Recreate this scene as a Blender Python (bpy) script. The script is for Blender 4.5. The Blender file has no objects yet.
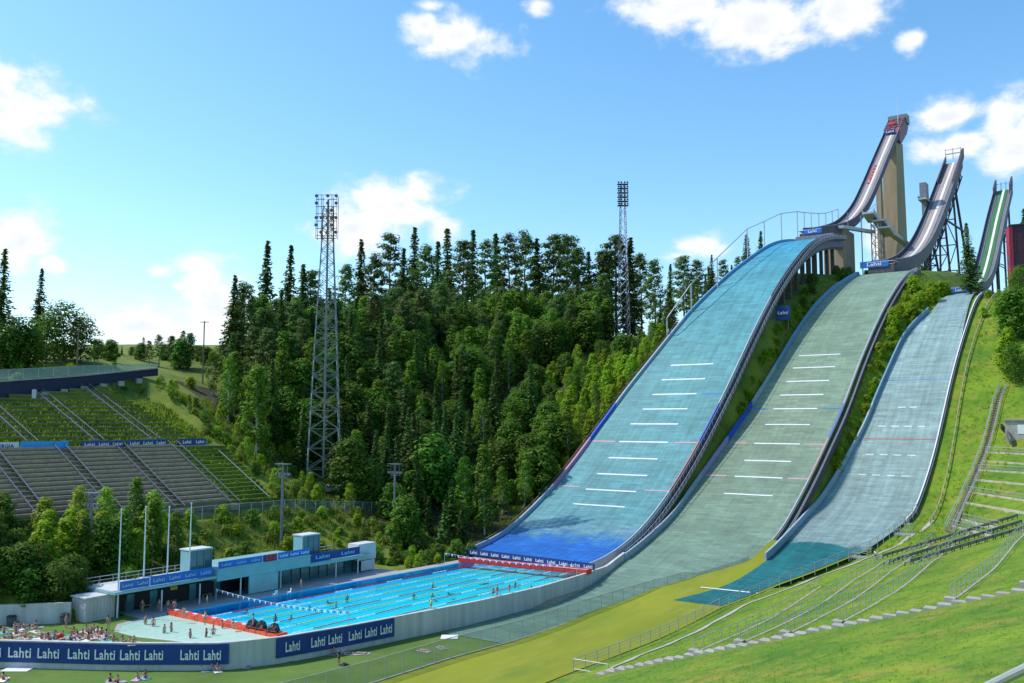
import bpy, math, random, bisect
from mathutils import Vector, Matrix, noise
rnd = random.Random(7)
R = math.radians
scene = bpy.context.scene
COL = scene.collection

# ------------------------------------------------------------------ camera model and site axes
FPX, HOR, CAMZ = 900.0, 420.0, 26.0
PITCH = math.atan((HOR-341.5)/FPX)
CAM = Vector((0, 0, CAMZ))
_F = Vector((0, math.cos(PITCH), math.sin(PITCH))); _R = Vector((1, 0, 0)); _U = Vector((0, -math.sin(PITCH), math.cos(PITCH)))
ANG = R(36)
D = Vector((math.sin(ANG), math.cos(ANG), 0))       # uphill along the jumping hills
T = Vector((math.cos(ANG), -math.sin(ANG), 0))      # across the hills
ZUP = Vector((0, 0, 1))
O = Vector((3.78, 164.875, 0))                       # foot of the large hill
def W(s, t, z=0.0): return O + D*s + T*t + ZUP*z
def ray(px, py): return _F + _R*((px-512)/FPX) - _U*((py-341.5)/FPX)
def atZ(px, py, z):
    r = ray(px, py); return CAM + r*((z-CAMZ)/r.z)
def atT(px, py, t):
    r = ray(px, py); return CAM + r*((t-(CAM-O).dot(T))/r.dot(T))
def ST(p):
    v = p-O; return v.dot(D), v.dot(T)
def interp(x, pts):
    if x <= pts[0][0]: return pts[0][1]
    if x >= pts[-1][0]: return pts[-1][1]
    i = bisect.bisect_right([p[0] for p in pts], x)
    a, b = pts[i-1], pts[i]
    return a[1]+(b[1]-a[1])*(x-a[0])/(b[0]-a[0])
class Prof:
    """smoothed piecewise profile"""
    def __init__(self, pts, sm=4.0):
        self.a = pts[0][0]; self.b = pts[-1][0]; self.st = 0.5
        n = int((self.b-self.a)/self.st)+1
        def ext(x):
            if x < self.a: return 2*pts[0][1]-interp(2*self.a-x, pts)
            if x > self.b: return 2*pts[-1][1]-interp(2*self.b-x, pts)
            return interp(x, pts)
        k = int(sm/self.st)
        v = [ext(self.a+self.st*(i-2*k)) for i in range(n+4*k)]
        for _ in range(2):
            c = [0.0]
            for q in v: c.append(c[-1]+q)
            v = [(c[i+k+1]-c[i-k])/(2*k+1) if k <= i < len(v)-k else v[i] for i in range(len(v))]
        self.v = v[2*k:2*k+n]
    def __call__(self, x):
        f = (x-self.a)/self.st
        if f <= 0: return self.v[0]
        i = int(f)
        if i >= len(self.v)-1: return self.v[-1]
        return self.v[i]+(self.v[i+1]-self.v[i])*(f-i)

big = Prof([(-5,.0),(0,0.05),(5,.35),(10,1.),(17,2.6),(25,5.6),(35,10.9),(44,16.7),(54,23.9),(63,30.9),(70,36.6),(79,44.3),(91,54.0),(99,59.9),(109,66.5),(123,74.5),(131,78.3),(141,81.6),(151,83.9),(160,85.3),(168,86.2)])
bigL = Prof([(-5,-16),(4,-18),(18,-18.4),(26,-18.8),(35,-18.5),(53,-18),(66,-16.8),(79,-14.1),(94,-11.3),(102,-9.4),(114,-7.2),(122,-5.4),(130,-4.2),(168,-4)], 3)
BR_T = 10.0
med = Prof([(-60,-2.72),(-40,-2.72),(-15,-2.6),(-5,-2.2),(5,-1.1),(15,1.2),(29.3,5.1),(35.9,8.3),(46.8,14.0),(57,20.0),(68,26.4),(75.4,31.6),(85.9,39.3),(99.5,48.2),(112.6,55.8),(127.2,63.0),(137.6,67.2),(147,70.0),(158,72)])
medL = Prof([(-60,12),(-5,13.6),(5,12.6),(9.5,12.1),(16.7,12.3),(25.7,12),(35,12.2),(42.7,12),(51,12.3),(60,12.9),(70,13.4),(78,14.3),(86,15),(94,15.2),(104,15.5),(116,15.8),(128,16.9),(137,18.4),(158,19)], 3)
FA = [(-75,20.2),(-62,21.6),(-49.5,21.9),(-38,23.1),(-22.6,23.4),(-4,26),(5,30),(12.5,34.4)]         # foot of the mesh fence
def medR(s): return interp(s, FA) if s < 12.5 else min(35, 34.4+(s-12.5)*.3)
sml = Prof([(-60,-2.75),(-40,-2.75),(-25,-2.5),(-10,-1.3),(0,-.2),(10,1.5),(20,3.9),(30,5.8),(44.8,8.9),(53,12.8),(61.8,17.6),(70.8,24.0),(81,32),(91.6,39.4),(105.2,47.6),(118.2,54.8),(127,58.5),(138,61),(146,62)])
smlL = Prof([(-60,23),(-15,29),(-8.6,31.6),(0.5,36),(15,38),(20,38),(40,37),(53,37.7),(64,38.6),(71,39.6),(80,40.2),(91,40.9),(103,41.2),(112,43),(117.3,45),(146,46)], 3)
RAIL = [(-95,36),(-46,36.9),(-9.3,39.6),(4.6,43.6),(17,49.5),(23.4,52.4),(34,54.2),(44,55)]
def smlR(s): return interp(s, RAIL)

SROW = [-300,-130,-78,-66,-20,10,40,80,120,160,260]
UCOL = [20,28,36,45,65,85,110,160,250,500]
TAB = [[2.6,3,5,10,21,28,34,37,40,44],[2.6,3,5,10,21,28,34,37,40,44],[2.5,3,5.5,10,21,28.5,35,39,42,46],[-.1,.5,4,10,21,29,36,40,44,47],
       [-.1,.6,4,9.6,20.5,32,40,46,48,50],[-.1,2,4,7,11,24,36,47,52,54],[10.5,9.5,11,14,21,32,42,50,55,57],
       [38,34,31,31,34,40,47,53,57,58],[62,54,50,48.5,48.5,50,53,57,59,60],[72,64,60,58,57,57,58,60,61,62],[76,74,72,70,68,66,64,64,64,64]]
def left_tab(s, u):
    cols = [interp(s, list(zip(SROW, [r[i] for r in TAB]))) for i in range(len(UCOL))]
    return interp(u, list(zip(UCOL, cols)))
def back_wall_t(s): return -20+(s+71)*.95 if s < -71 else -20.5
def right_bank(s, t):
    tr = smlR(s)+1.0
    base = sml(min(s, 146))-(0.9 if s > 30 else .1)
    k = interp(s, [(0,.33),(40,.30),(80,.16),(130,.03),(400,.0)])
    g = base+k*min(max(t-tr, 0), 70)
    if s > 146: g += min((s-146)*.1, 7)
    return g
def ground(s, t):
    x = O+D*s+T*t
    if s < 3:
        tb = back_wall_t(s) if s < -64 else (-25.5 if s < -19 else fe(s)-2.0)
        if t < tb-1.0:
            z = left_tab(s, -t) if t < -20 else left_tab(s, 20)
        elif t < tb: z = left_tab(s, max(20, 1-tb))*(tb-t)+(-3.2)*(1-(tb-t))
        else:
            z = -3.2 if t < interp(s, NEARWALL)+.2 else -2.8
            if t > 20:
                lo = interp(t, [(20,-2.8),(smlL(s),sml(s)-.1)]) if smlL(s) > 21 else -2.8
                z = max(z, lo) if t < smlR(s) else right_bank(s, t)
    else:
        sc = min(s, 168)
        pill = interp(s, [(86,0),(100,5),(115,9.5),(168,12)])
        late = interp(s, [(168,0),(215,4),(300,8)])
        ml = med(min(s,158))-.5; sl = sml(min(s,146))-.5
        lm = interp(s, [(158,0),(215,7),(300,9)]); lsx = interp(s, [(146,0),(215,7),(300,12)])
        cp = [(-20.6, left_tab(s, 20.6)), (bigL(sc)-.6, min(big(sc)-1.1-pill*.8, big(sc)-1.1)+late*0), (BR_T+.1, big(sc)-.9-pill+late*.4),
              (max(medL(s)-.6, BR_T+1.9), ml+lm), (medL(s)+.2, ml+lm), (medR(s), ml+lm), (medR(s)+1.6, ml-.1+lm)]
        if s > 14: cp += [(max(smlL(s)-.8, medR(s)+1.9), sl+.2+lsx)]
        cp += [(smlR(s), sl+lsx), (smlR(s)+2.2, sl-.4+lsx)]
        cp = [c for i, c in enumerate(cp) if i == 0 or c[0] > cp[i-1][0]]
        if t < cp[0][0]: z = left_tab(s, -t)
        elif t <= cp[-1][0]: z = interp(t, cp)
        else: z = right_bank(s, t)
    if -136 < s < -18.5 and 44 < -t < interp(s, [(-60,88),(-20,99)]): z = min(z, interp(-t, [(44,9.4),(65,20.6),(86,29.4),(100,35.2)])-.9)
    elif t > 45 or t < -27:
        z += (noise.noise(Vector((x.x*.05, x.y*.05, 3)))*.5+noise.noise(Vector((x.x*.2, x.y*.2, 9)))*.14)*(1 if t < -27 else .3)
    d = math.hypot(x.x, x.y)
    if d < 70: z = max(z, 23.9-.46*d)
    return z
def fe(s): return interp(s, [(-75,-15.2),(-66.5,-15.6),(-61,-16),(-11,-12.6),(-1.5,-12.4)])     # far edge of the water
NEARWALL = [(-110,-52),(-100,-40),(-83.5,-18.1),(-76,-5.5),(-68.9,4.2),(-63.5,7.0),(-55,9.2),(-47.4,10.6),(-41,11.6),(-31.7,13.1),(-18.3,14.0),(-5.6,13.5),(5.5,12.4)]

# ------------------------------------------------------------------ materials
MATS = {}
def nodes_of(m):
    m.use_nodes = True
    nt = m.node_tree; nt.nodes.clear()
    return nt, nt.nodes, nt.links
def mk(name, col, rough=.7, var=.12, scale=1.5, metal=0.0, col2=None, detail=4, bump=0.0, bscale=8, spec=.4, stretch=None, objvar=0.0, patches=()):
    """principled surface, colour broken up by world-space noise"""
    m = bpy.data.materials.new(name); nt, N, L = nodes_of(m)
    out = N.new('ShaderNodeOutputMaterial'); b = N.new('ShaderNodeBsdfPrincipled'); L.new(b.outputs[0], out.inputs[0])
    b.inputs['Roughness'].default_value = rough; b.inputs['Metallic'].default_value = metal
    b.inputs['Specular IOR Level'].default_value = spec
    g = N.new('ShaderNodeNewGeometry'); vec = g.outputs['Position']
    if stretch:
        mp = N.new('ShaderNodeMapping'); mp.inputs['Rotation'].default_value = (0, 0, ANG)
        L.new(vec, mp.inputs[0]); mq = N.new('ShaderNodeMapping'); mq.inputs['Scale'].default_value = stretch; L.new(mp.outputs[0], mq.inputs[0]); vec = mq.outputs[0]
    nz = N.new('ShaderNodeTexNoise'); nz.inputs['Scale'].default_value = scale; nz.inputs['Detail'].default_value = detail; nz.inputs['Roughness'].default_value = .62
    L.new(vec, nz.inputs['Vector'])
    rp = N.new('ShaderNodeValToRGB'); L.new(nz.outputs['Fac'], rp.inputs[0])
    c2 = col2 or tuple(min(1, c*(1+var)) for c in col)
    rp.color_ramp.elements[0].position = .32; rp.color_ramp.elements[1].position = .68
    rp.color_ramp.elements[0].color = (*[c*(1-var) for c in col], 1); rp.color_ramp.elements[1].color = (*c2, 1)
    colour = rp.outputs[0]
    for i, (pc, psc, lo, hi) in enumerate(patches):
        pn = N.new('ShaderNodeTexNoise'); pn.inputs['Scale'].default_value = psc; pn.inputs['Detail'].default_value = 7; pn.inputs['Roughness'].default_value = .65; pn.noise_dimensions = '4D'; pn.inputs['W'].default_value = i*3.7; L.new(vec, pn.inputs['Vector'])
        pm = N.new('ShaderNodeMapRange'); pm.inputs[1].default_value = lo; pm.inputs[2].default_value = hi; L.new(pn.outputs['Fac'], pm.inputs[0])
        pmx = N.new('ShaderNodeMix'); pmx.data_type = 'RGBA'; L.new(pm.outputs[0], pmx.inputs[0]); L.new(colour, pmx.inputs[6]); pmx.inputs[7].default_value = (*pc, 1); colour = pmx.outputs[2]
    if objvar:
        oi = N.new('ShaderNodeObjectInfo'); hs = N.new('ShaderNodeHueSaturation')
        ma = N.new('ShaderNodeMapRange'); ma.inputs[3].default_value = 1-objvar; ma.inputs[4].default_value = 1+objvar
        L.new(oi.outputs['Random'], ma.inputs[0]); L.new(ma.outputs[0], hs.inputs['Value']); L.new(colour, hs.inputs['Color']); colour = hs.outputs[0]
    L.new(colour, b.inputs['Base Color'])
    if bump:
        n2 = N.new('ShaderNodeTexNoise'); n2.inputs['Scale'].default_value = bscale; n2.inputs['Detail'].default_value = 3; L.new(vec, n2.inputs['Vector'])
        bp = N.new('ShaderNodeBump'); bp.inputs['Strength'].default_value = bump; bp.inputs['Distance'].default_value = .1
        L.new(n2.outputs['Fac'], bp.inputs['Height']); L.new(bp.outputs[0], b.inputs['Normal'])
    MATS[name] = m
    return m
def leaf_mat(name, dark, light, trans=.35, objvar=.25, hue=.02, scale=.5):
    m = bpy.data.materials.new(name); nt, N, L = nodes_of(m)
    out = N.new('ShaderNodeOutputMaterial'); d = N.new('ShaderNodeBsdfPrincipled'); tr = N.new('ShaderNodeBsdfTranslucent'); mx = N.new('ShaderNodeMixShader')
    d.inputs['Roughness'].default_value = .65; d.inputs['Specular IOR Level'].default_value = .25
    mx.inputs[0].default_value = trans
    g = N.new('ShaderNodeNewGeometry'); nz = N.new('ShaderNodeTexNoise'); nz.inputs['Scale'].default_value = scale; nz.inputs['Detail'].default_value = 5
    L.new(g.outputs['Position'], nz.inputs['Vector'])
    wn = N.new('ShaderNodeMath'); wn.operation = 'MULTIPLY_ADD'; wn.inputs[1].default_value = .35
    L.new(g.outputs['Random Per Island'], wn.inputs[0]); L.new(nz.outputs['Fac'], wn.inputs[2])
    rp = N.new('ShaderNodeValToRGB'); rp.color_ramp.elements[0].position = .4; rp.color_ramp.elements[1].position = .95
    rp.color_ramp.elements[0].color = (*dark, 1); rp.color_ramp.elements[1].color = (*light, 1); L.new(wn.outputs[0], rp.inputs[0])
    oi = N.new('ShaderNodeObjectInfo'); hs = N.new('ShaderNodeHueSaturation')
    a = N.new('ShaderNodeMapRange'); a.inputs[3].default_value = 1-objvar; a.inputs[4].default_value = 1+objvar; L.new(oi.outputs['Random'], a.inputs[0]); L.new(a.outputs[0], hs.inputs['Value'])
    a2 = N.new('ShaderNodeMapRange'); a2.inputs[3].default_value = .5-hue; a2.inputs[4].default_value = .5+hue; L.new(oi.outputs['Random'], a2.inputs[0]); L.new(a2.outputs[0], hs.inputs['Hue'])
    L.new(rp.outputs[0], hs.inputs['Color'])
    L.new(hs.outputs[0], d.inputs['Base Color']); L.new(hs.outputs[0], tr.inputs['Color'])
    L.new(d.outputs[0], mx.inputs[1]); L.new(tr.outputs[0], mx.inputs[2]); L.new(mx.outputs[0], out.inputs[0])
    MATS[name] = m; return m
def site_coord(N, L, axis):
    """distance along a site axis as a value socket"""
    g = N.new('ShaderNodeNewGeometry'); s = N.new('ShaderNodeVectorMath'); s.operation = 'SUBTRACT'; s.inputs[1].default_value = O
    L.new(g.outputs['Position'], s.inputs[0]); d = N.new('ShaderNodeVectorMath'); d.operation = 'DOT_PRODUCT'; d.inputs[1].default_value = axis
    L.new(s.outputs[0], d.inputs[0]); return d.outputs['Value'], g.outputs['Position']
def mat_plastic(name, stops, row=.9, streak=.25):
    """plastic landing mats: colour along the slope, fine overlapping rows, streaks of wear running downhill"""
    m = bpy.data.materials.new(name); nt, N, L = nodes_of(m)
    out = N.new('ShaderNodeOutputMaterial'); b = N.new('ShaderNodeBsdfPrincipled'); L.new(b.outputs[0], out.inputs[0])
    b.inputs['Roughness'].default_value = .5; b.inputs['Specular IOR Level'].default_value = .3
    sv, pos = site_coord(N, L, D)
    mp = N.new('ShaderNodeMapping'); mp.inputs['Rotation'].default_value = (0, 0, ANG); L.new(pos, mp.inputs[0])
    # edge wobble of the colour bands
    nz = N.new('ShaderNodeTexNoise'); nz.inputs['Scale'].default_value = .35; nz.inputs['Detail'].default_value = 6; L.new(mp.outputs[0], nz.inputs['Vector'])
    w = N.new('ShaderNodeMath'); w.operation = 'MULTIPLY_ADD'; w.inputs[1].default_value = 11; L.new(nz.outputs['Fac'], w.inputs[0]); L.new(sv, w.inputs[2])
    mr = N.new('ShaderNodeMapRange'); mr.inputs[1].default_value = -60+5.5; mr.inputs[2].default_value = 180+5.5; L.new(w.outputs[0], mr.inputs[0])
    rp = N.new('ShaderNodeValToRGB'); L.new(mr.outputs[0], rp.inputs[0]); el = rp.color_ramp.elements
    while len(el) > 1: el.remove(el[-1])
    for i, (s, c) in enumerate(stops):
        p = (s+60)/240
        e = el[0] if i == 0 else el.new(p)
        e.position = p; e.color = (*c, 1)
    def layer(col, scale, vs, amt, rough=.6):
        mm = N.new('ShaderNodeMapping'); mm.inputs['Scale'].default_value = vs; L.new(mp.outputs[0], mm.inputs[0])
        n = N.new('ShaderNodeTexNoise'); n.inputs['Scale'].default_value = scale; n.inputs['Detail'].default_value = 5; n.inputs['Roughness'].default_value = rough; L.new(mm.outputs[0], n.inputs['Vector'])
        r = N.new('ShaderNodeMapRange'); r.inputs[1].default_value = .3; r.inputs[2].default_value = .7; r.inputs[3].default_value = 1-amt; r.inputs[4].default_value = 1+amt; L.new(n.outputs['Fac'], r.inputs[0])
        x = N.new('ShaderNodeMix'); x.data_type = 'RGBA'; x.blend_type = 'MULTIPLY'; x.inputs[0].default_value = 1
        L.new(col, x.inputs[6]); L.new(r.outputs[0], x.inputs[7]); return x.outputs[2]
    c = layer(rp.outputs[0], 1.0, (.18, 2.2, 2.2), .20)      # rows across
    c = layer(c, 1.0, (1.1, .05, .05), streak*.7)            # streaks down
    c = layer(c, .12, (1, 1, 1), .13)
    c = layer(c, 3.0, (.6, 1.2, 1.2), .16, .7)
    sx = N.new('ShaderNodeSeparateXYZ'); L.new(mp.outputs[0], sx.inputs[0]); cb = N.new('ShaderNodeCombineXYZ')
    for ax, size in ((0, 2.4), (1, .8)):
        dv = N.new('ShaderNodeMath'); dv.operation = 'DIVIDE'; dv.inputs[1].default_value = size; L.new(sx.outputs[ax], dv.inputs[0])
        fl = N.new('ShaderNodeMath'); fl.operation = 'FLOOR'; L.new(dv.outputs[0], fl.inputs[0]); L.new(fl.outputs[0], cb.inputs[ax])
    wn = N.new('ShaderNodeTexWhiteNoise'); wn.noise_dimensions = '2D'; L.new(cb.outputs[0], wn.inputs['Vector'])
    pr = N.new('ShaderNodeMapRange'); pr.inputs[3].default_value = .88; pr.inputs[4].default_value = 1.1; L.new(wn.outputs['Value'], pr.inputs[0])
    px_ = N.new('ShaderNodeMix'); px_.data_type = 'RGBA'; px_.blend_type = 'MULTIPLY'; px_.inputs[0].default_value = 1; L.new(c, px_.inputs[6]); L.new(pr.outputs[0], px_.inputs[7]); c = px_.outputs[2]
    L.new(c, b.inputs['Base Color'])
    wv = N.new('ShaderNodeTexWave'); wv.wave_type = 'BANDS'; wv.bands_direction = 'Y'; wv.wave_profile = 'SAW'; wv.inputs['Scale'].default_value = row; wv.inputs['Distortion'].default_value = .6; wv.inputs['Detail'].default_value = 2
    L.new(mp.outputs[0], wv.inputs['Vector'])
    bp = N.new('ShaderNodeBump'); bp.inputs['Strength'].default_value = .35; bp.inputs['Distance'].default_value = .12; L.new(wv.outputs['Fac'], bp.inputs['Height']); L.new(bp.outputs[0], b.inputs['Normal'])
    MATS[name] = m; return m
def mat_bands(name, base, bands, axis=D):
    """painted wall with coloured stretches at given distances along the hill"""
    m = mk(name, base, .55, .08, .8)
    nt = m.node_tree; N, L = nt.nodes, nt.links
    b = next(n for n in N if n.type == 'BSDF_PRINCIPLED'); src = b.inputs['Base Color'].links[0].from_socket
    sv, pos = site_coord(N, L, axis)
    for lo, hi, c in bands:
        g1 = N.new('ShaderNodeMath'); g1.operation = 'GREATER_THAN'; g1.inputs[1].default_value = lo; L.new(sv, g1.inputs[0])
        g2 = N.new('ShaderNodeMath'); g2.operation = 'LESS_THAN'; g2.inputs[1].default_value = hi; L.new(sv, g2.inputs[0])
        mu = N.new('ShaderNodeMath'); mu.operation = 'MULTIPLY'; L.new(g1.outputs[0], mu.inputs[0]); L.new(g2.outputs[0], mu.inputs[1])
        x = N.new('ShaderNodeMix'); x.data_type = 'RGBA'; L.new(mu.outputs[0], x.inputs[0]); L.new(src, x.inputs[6]); x.inputs[7].default_value = (*c, 1); src = x.outputs[2]
    L.new(src, b.inputs['Base Color'])
    return m

mk('white_wall', (.52,.50,.47), .6, .1, .6, col2=(.66,.64,.61), stretch=(1.3,1.3,.15), patches=(((.36,.34,.31), 1.2, .6, .8),))
mk('white_paint', (.72,.74,.76), .5, .06)
mk('concrete', (.36,.34,.30), .85, .18, .7, bump=.2)
mk('pale_stone', (.42,.39,.29), .85, .2, .8, bump=.2)
mk('tan_concrete', (.33,.26,.18), .85, .16, .25, bump=.15, stretch=(2.5,2.5,.25))
mk('dark_concrete', (.10,.10,.11), .85, .25, .8, bump=.2)
mk('deck', (.34,.34,.34), .8, .15, .5)
mk('galvanised', (.42,.44,.46), .45, .12, 2, metal=.35)
mk('rail_steel', (.38,.42,.44), .45, .12, 2, metal=.3)
mk('dark_steel', (.045,.035,.055), .55, .2, 1)
mk('purple_steel', (.075,.05,.075), .6, .25, .8)
mk('mid_steel', (.2,.2,.24), .5, .2, 1, metal=.3)
mk('mast_steel', (.20,.225,.225), .5, .15, 2, metal=.25)
mk('lamp_glass', (.16,.16,.2), .25, .2, 3)
mk('blue_rim', (.10,.24,.42), .5, .12, .6)
mk('banner_blue', (.012,.055,.24), .55, .12, .7)
mk('banner_bright', (.02,.16,.55), .55, .12, .7)
mk('banner_sky', (.02,.32,.75), .5, .08, .7)
mk('banner_white', (.6,.65,.68), .5, .06, .7)
mk('letter_white', (.88,.87,.85), .5, .03)
mk('letter_pale', (.42,.52,.68), .5, .05)
mk('letter_dark', (.03,.05,.12), .5, .03)
mk('letter_sky', (.25,.55,.85), .5, .05)
mk('red', (.62,.035,.03), .45, .12, 1.2)
mk('faded_red', (.34,.12,.11), .6, .2, 1)
mk('orange_red', (.75,.06,.025), .4, .12, 1.5, col2=(.85,.12,.04))
mk('lit_red_wall', (.36,.02,.05), .45, .12, .8)
mk('shaded_red_wall', (.06,.018,.035), .6, .2, .5)  # red building front, its shade mixed into the colour
mk('tower_red', (.26,.09,.12), .55, .25, .6)
mk('navy_wall', (.022,.022,.06), .6, .15, .4)
mk('black', (.012,.012,.014), .5, .2, 2)
mk('yellow', (.75,.55,.05), .4, .08)
mk('wood', (.20,.14,.09), .8, .25, 1.2)
mk('grey_wood', (.34,.27,.19), .85, .2, 1.2)
mk('terrace', (.17,.145,.085), .9, .3, .35, bump=.3)
mk('aqua_panel', (.25,.46,.48), .35, .1, .5)
mk('teal_glass', (.05,.17,.2), .12, .25, .4, spec=.8)
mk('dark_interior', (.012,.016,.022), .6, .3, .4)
mk('roof_pale', (.55,.57,.58), .7, .1, .5)
mk('track_grey', (.36,.30,.275), .4, .18, .5, stretch=(3,.15,.15))
mk('track_brown', (.17,.125,.115), .6, .2, .6, stretch=(3,.15,.15))
mk('track_white', (.78,.76,.74), .35, .08, .5)
mk('track_green', (.05,.17,.055), .5, .2, .6, stretch=(3,.15,.15))
mk('soil', (.20,.165,.11), .95, .25, .5, bump=.4)
mk('lime_shirt', (.45,.75,.02), .6, .05)
mk('bark', (.09,.065,.045), .9, .3, 2, bump=.4)
mk('pine_bark', (.22,.11,.06), .9, .3, 1.5, bump=.4)
mk('birch_bark', (.5,.48,.44), .8, .25, 2)
for nm, c in dict(skin_fair=(.52,.30,.21), skin_tan=(.36,.19,.12), hair_dark=(.02,.014,.01), hair_blond=(.35,.24,.11), hair_brown=(.08,.045,.025), cloth_red=(.5,.03,.04), cloth_navy=(.02,.03,.1),
                  cloth_black=(.012,.012,.014), cloth_white=(.7,.7,.7), cloth_pink=(.6,.2,.28), cloth_teal=(.03,.35,.4), cloth_blue=(.05,.18,.5), towel_white=(.72,.71,.7), towel_lilac=(.5,.42,.55), towel_pink=(.6,.32,.36), towel_teal=(.12,.42,.45), towel_grey=(.3,.3,.32)).items():
    mk(nm, c, .75, .08, 6)
mk('lawn', (.085,.165,.02), .9, .22, .14, col2=(.115,.20,.028), detail=8, bump=.15, bscale=6, patches=(((.16,.20,.035), .2, .52, .75), ((.06,.13,.015), .6, .56, .75)))
mk('outrun_grass', (.20,.235,.008), .9, .2, .1, col2=(.26,.28,.014), detail=8, bump=.15, bscale=6, stretch=(1,.35,1), patches=(((.13,.19,.012), .16, .5, .75), ((.30,.28,.05), .4, .56, .8)))
mk('bank_grass', (.085,.215,.006), .95, .3, .11, col2=(.19,.275,.010), detail=10, bump=.5, bscale=3, patches=(((.26,.22,.03), .22, .50, .70), ((.04,.12,.006), .55, .50, .70), ((.05,.13,.008), 2.2, .52, .72), ((.24,.17,.07), .3, .62, .76)))
mk('wild_grass', (.075,.14,.010), .95, .35, .13, col2=(.19,.23,.02), detail=10, bump=.6, bscale=2)
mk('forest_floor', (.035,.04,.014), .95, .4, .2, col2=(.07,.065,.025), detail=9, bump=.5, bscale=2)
leaf_mat('spruce_leaf', (.038,.09,.016), (.135,.235,.038), .40, .32)
leaf_mat('pine_leaf', (.055,.115,.024), (.165,.26,.055), .40, .3)
leaf_mat('birch_leaf', (.065,.155,.008), (.21,.36,.022), .45, .22, .015)
leaf_mat('dense_leaf', (.05,.135,.010), (.16,.29,.025), .46, .28)
leaf_mat('bright_leaf', (.16,.29,.008), (.38,.52,.025), .5, .18, .02)
leaf_mat('weed_leaf', (.10,.17,.012), (.27,.33,.03), .42, .3, .03)
leaf_mat('grass_blade', (.14,.30,.008), (.34,.46,.03), .5, .1, .01, .12)
mat_plastic('mat_large', [(-60,(.015,.12,.42)),(15,(.015,.12,.42)),(18,(.05,.19,.33)),(21,(.13,.27,.31)),(27,(.085,.245,.265)),(60,(.085,.26,.27)),(110,(.075,.28,.33)),(135,(.05,.28,.42)),(180,(.05,.28,.43))])
mat_plastic('mat_medium', [(-60,(.11,.20,.14)),(-30,(.12,.21,.15)),(10,(.15,.235,.17)),(60,(.175,.245,.165)),(100,(.18,.265,.185)),(180,(.19,.28,.20))], .9, .15)
mat_plastic('mat_small', [(-60,(.012,.125,.13)),(23,(.012,.125,.13)),(24.5,(.19,.275,.265)),(60,(.22,.31,.285)),(110,(.22,.325,.32)),(180,(.235,.345,.36))], .9, .3)
mat_bands('rim_large', (.30,.38,.47), [(50,61,(.03,.10,.55)),(35,50,(.50,.25,.40)),(90,200,(.12,.30,.52))])
mat_bands('rim_medium', (.30,.38,.44), [(59,72,(.02,.09,.55)),(46,59,(.36,.28,.46)),(85,200,(.14,.30,.45))])
mat_bands('rim_small', (.30,.40,.47), [(77,200,(.16,.30,.42))])
mat_bands('rim_right', (.42,.45,.50), [(50,61,(.10,.15,.55)),(35,50,(.50,.22,.24)),(97,200,(.09,.10,.15))])
mat_bands('rim_right_medium', (.40,.42,.46), [(60,72,(.06,.14,.55)),(47,60,(.55,.30,.28))])
def glass_mat(name, tint, gloss=.12, alpha=.75):
    m = bpy.data.materials.new(name); nt, N, L = nodes_of(m)
    out = N.new('ShaderNodeOutputMaterial'); tr = N.new('ShaderNodeBsdfTransparent'); tr.inputs[0].default_value = (*tint, 1)
    d = N.new('ShaderNodeBsdfPrincipled'); d.inputs['Base Color'].default_value = (*tint, 1); d.inputs['Roughness'].default_value = .15
    mx = N.new('ShaderNodeMixShader'); mx.inputs[0].default_value = 1-alpha
    L.new(tr.outputs[0], mx.inputs[1]); L.new(d.outputs[0], mx.inputs[2]); L.new(mx.outputs[0], out.inputs[0]); MATS[name] = m
glass_mat('mesh_panel', (.75,.77,.76), alpha=.9)
glass_mat('rail_glass', (.65,.8,.78), alpha=.7)
def water_mat(name, tint):
    m = bpy.data.materials.new(name); nt, N, L = nodes_of(m)
    out = N.new('ShaderNodeOutputMaterial'); tr = N.new('ShaderNodeBsdfTransparent'); tr.inputs[0].default_value = (*tint, 1)
    gl = N.new('ShaderNodeBsdfGlossy'); gl.inputs['Roughness'].default_value = .08
    fr = N.new('ShaderNodeFresnel'); fr.inputs[0].default_value = 1.25; mx = N.new('ShaderNodeMixShader')
    g = N.new('ShaderNodeNewGeometry'); nz = N.new('ShaderNodeTexNoise'); nz.inputs['Scale'].default_value = 1.3; nz.inputs['Detail'].default_value = 4; L.new(g.outputs['Position'], nz.inputs['Vector'])
    bp = N.new('ShaderNodeBump'); bp.inputs['Strength'].default_value = .5; bp.inputs['Distance'].default_value = .12; L.new(nz.outputs['Fac'], bp.inputs['Height'])
    L.new(bp.outputs[0], gl.inputs['Normal']); L.new(bp.outputs[0], fr.inputs['Normal'])
    L.new(fr.outputs[0], mx.inputs[0]); L.new(tr.outputs[0], mx.inputs[1]); L.new(gl.outputs[0], mx.inputs[2]); L.new(mx.outputs[0], out.inputs[0]); MATS[name] = m
water_mat('water', (.62,.96,1)); water_mat('shallow_water', (.92,1,1))
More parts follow.
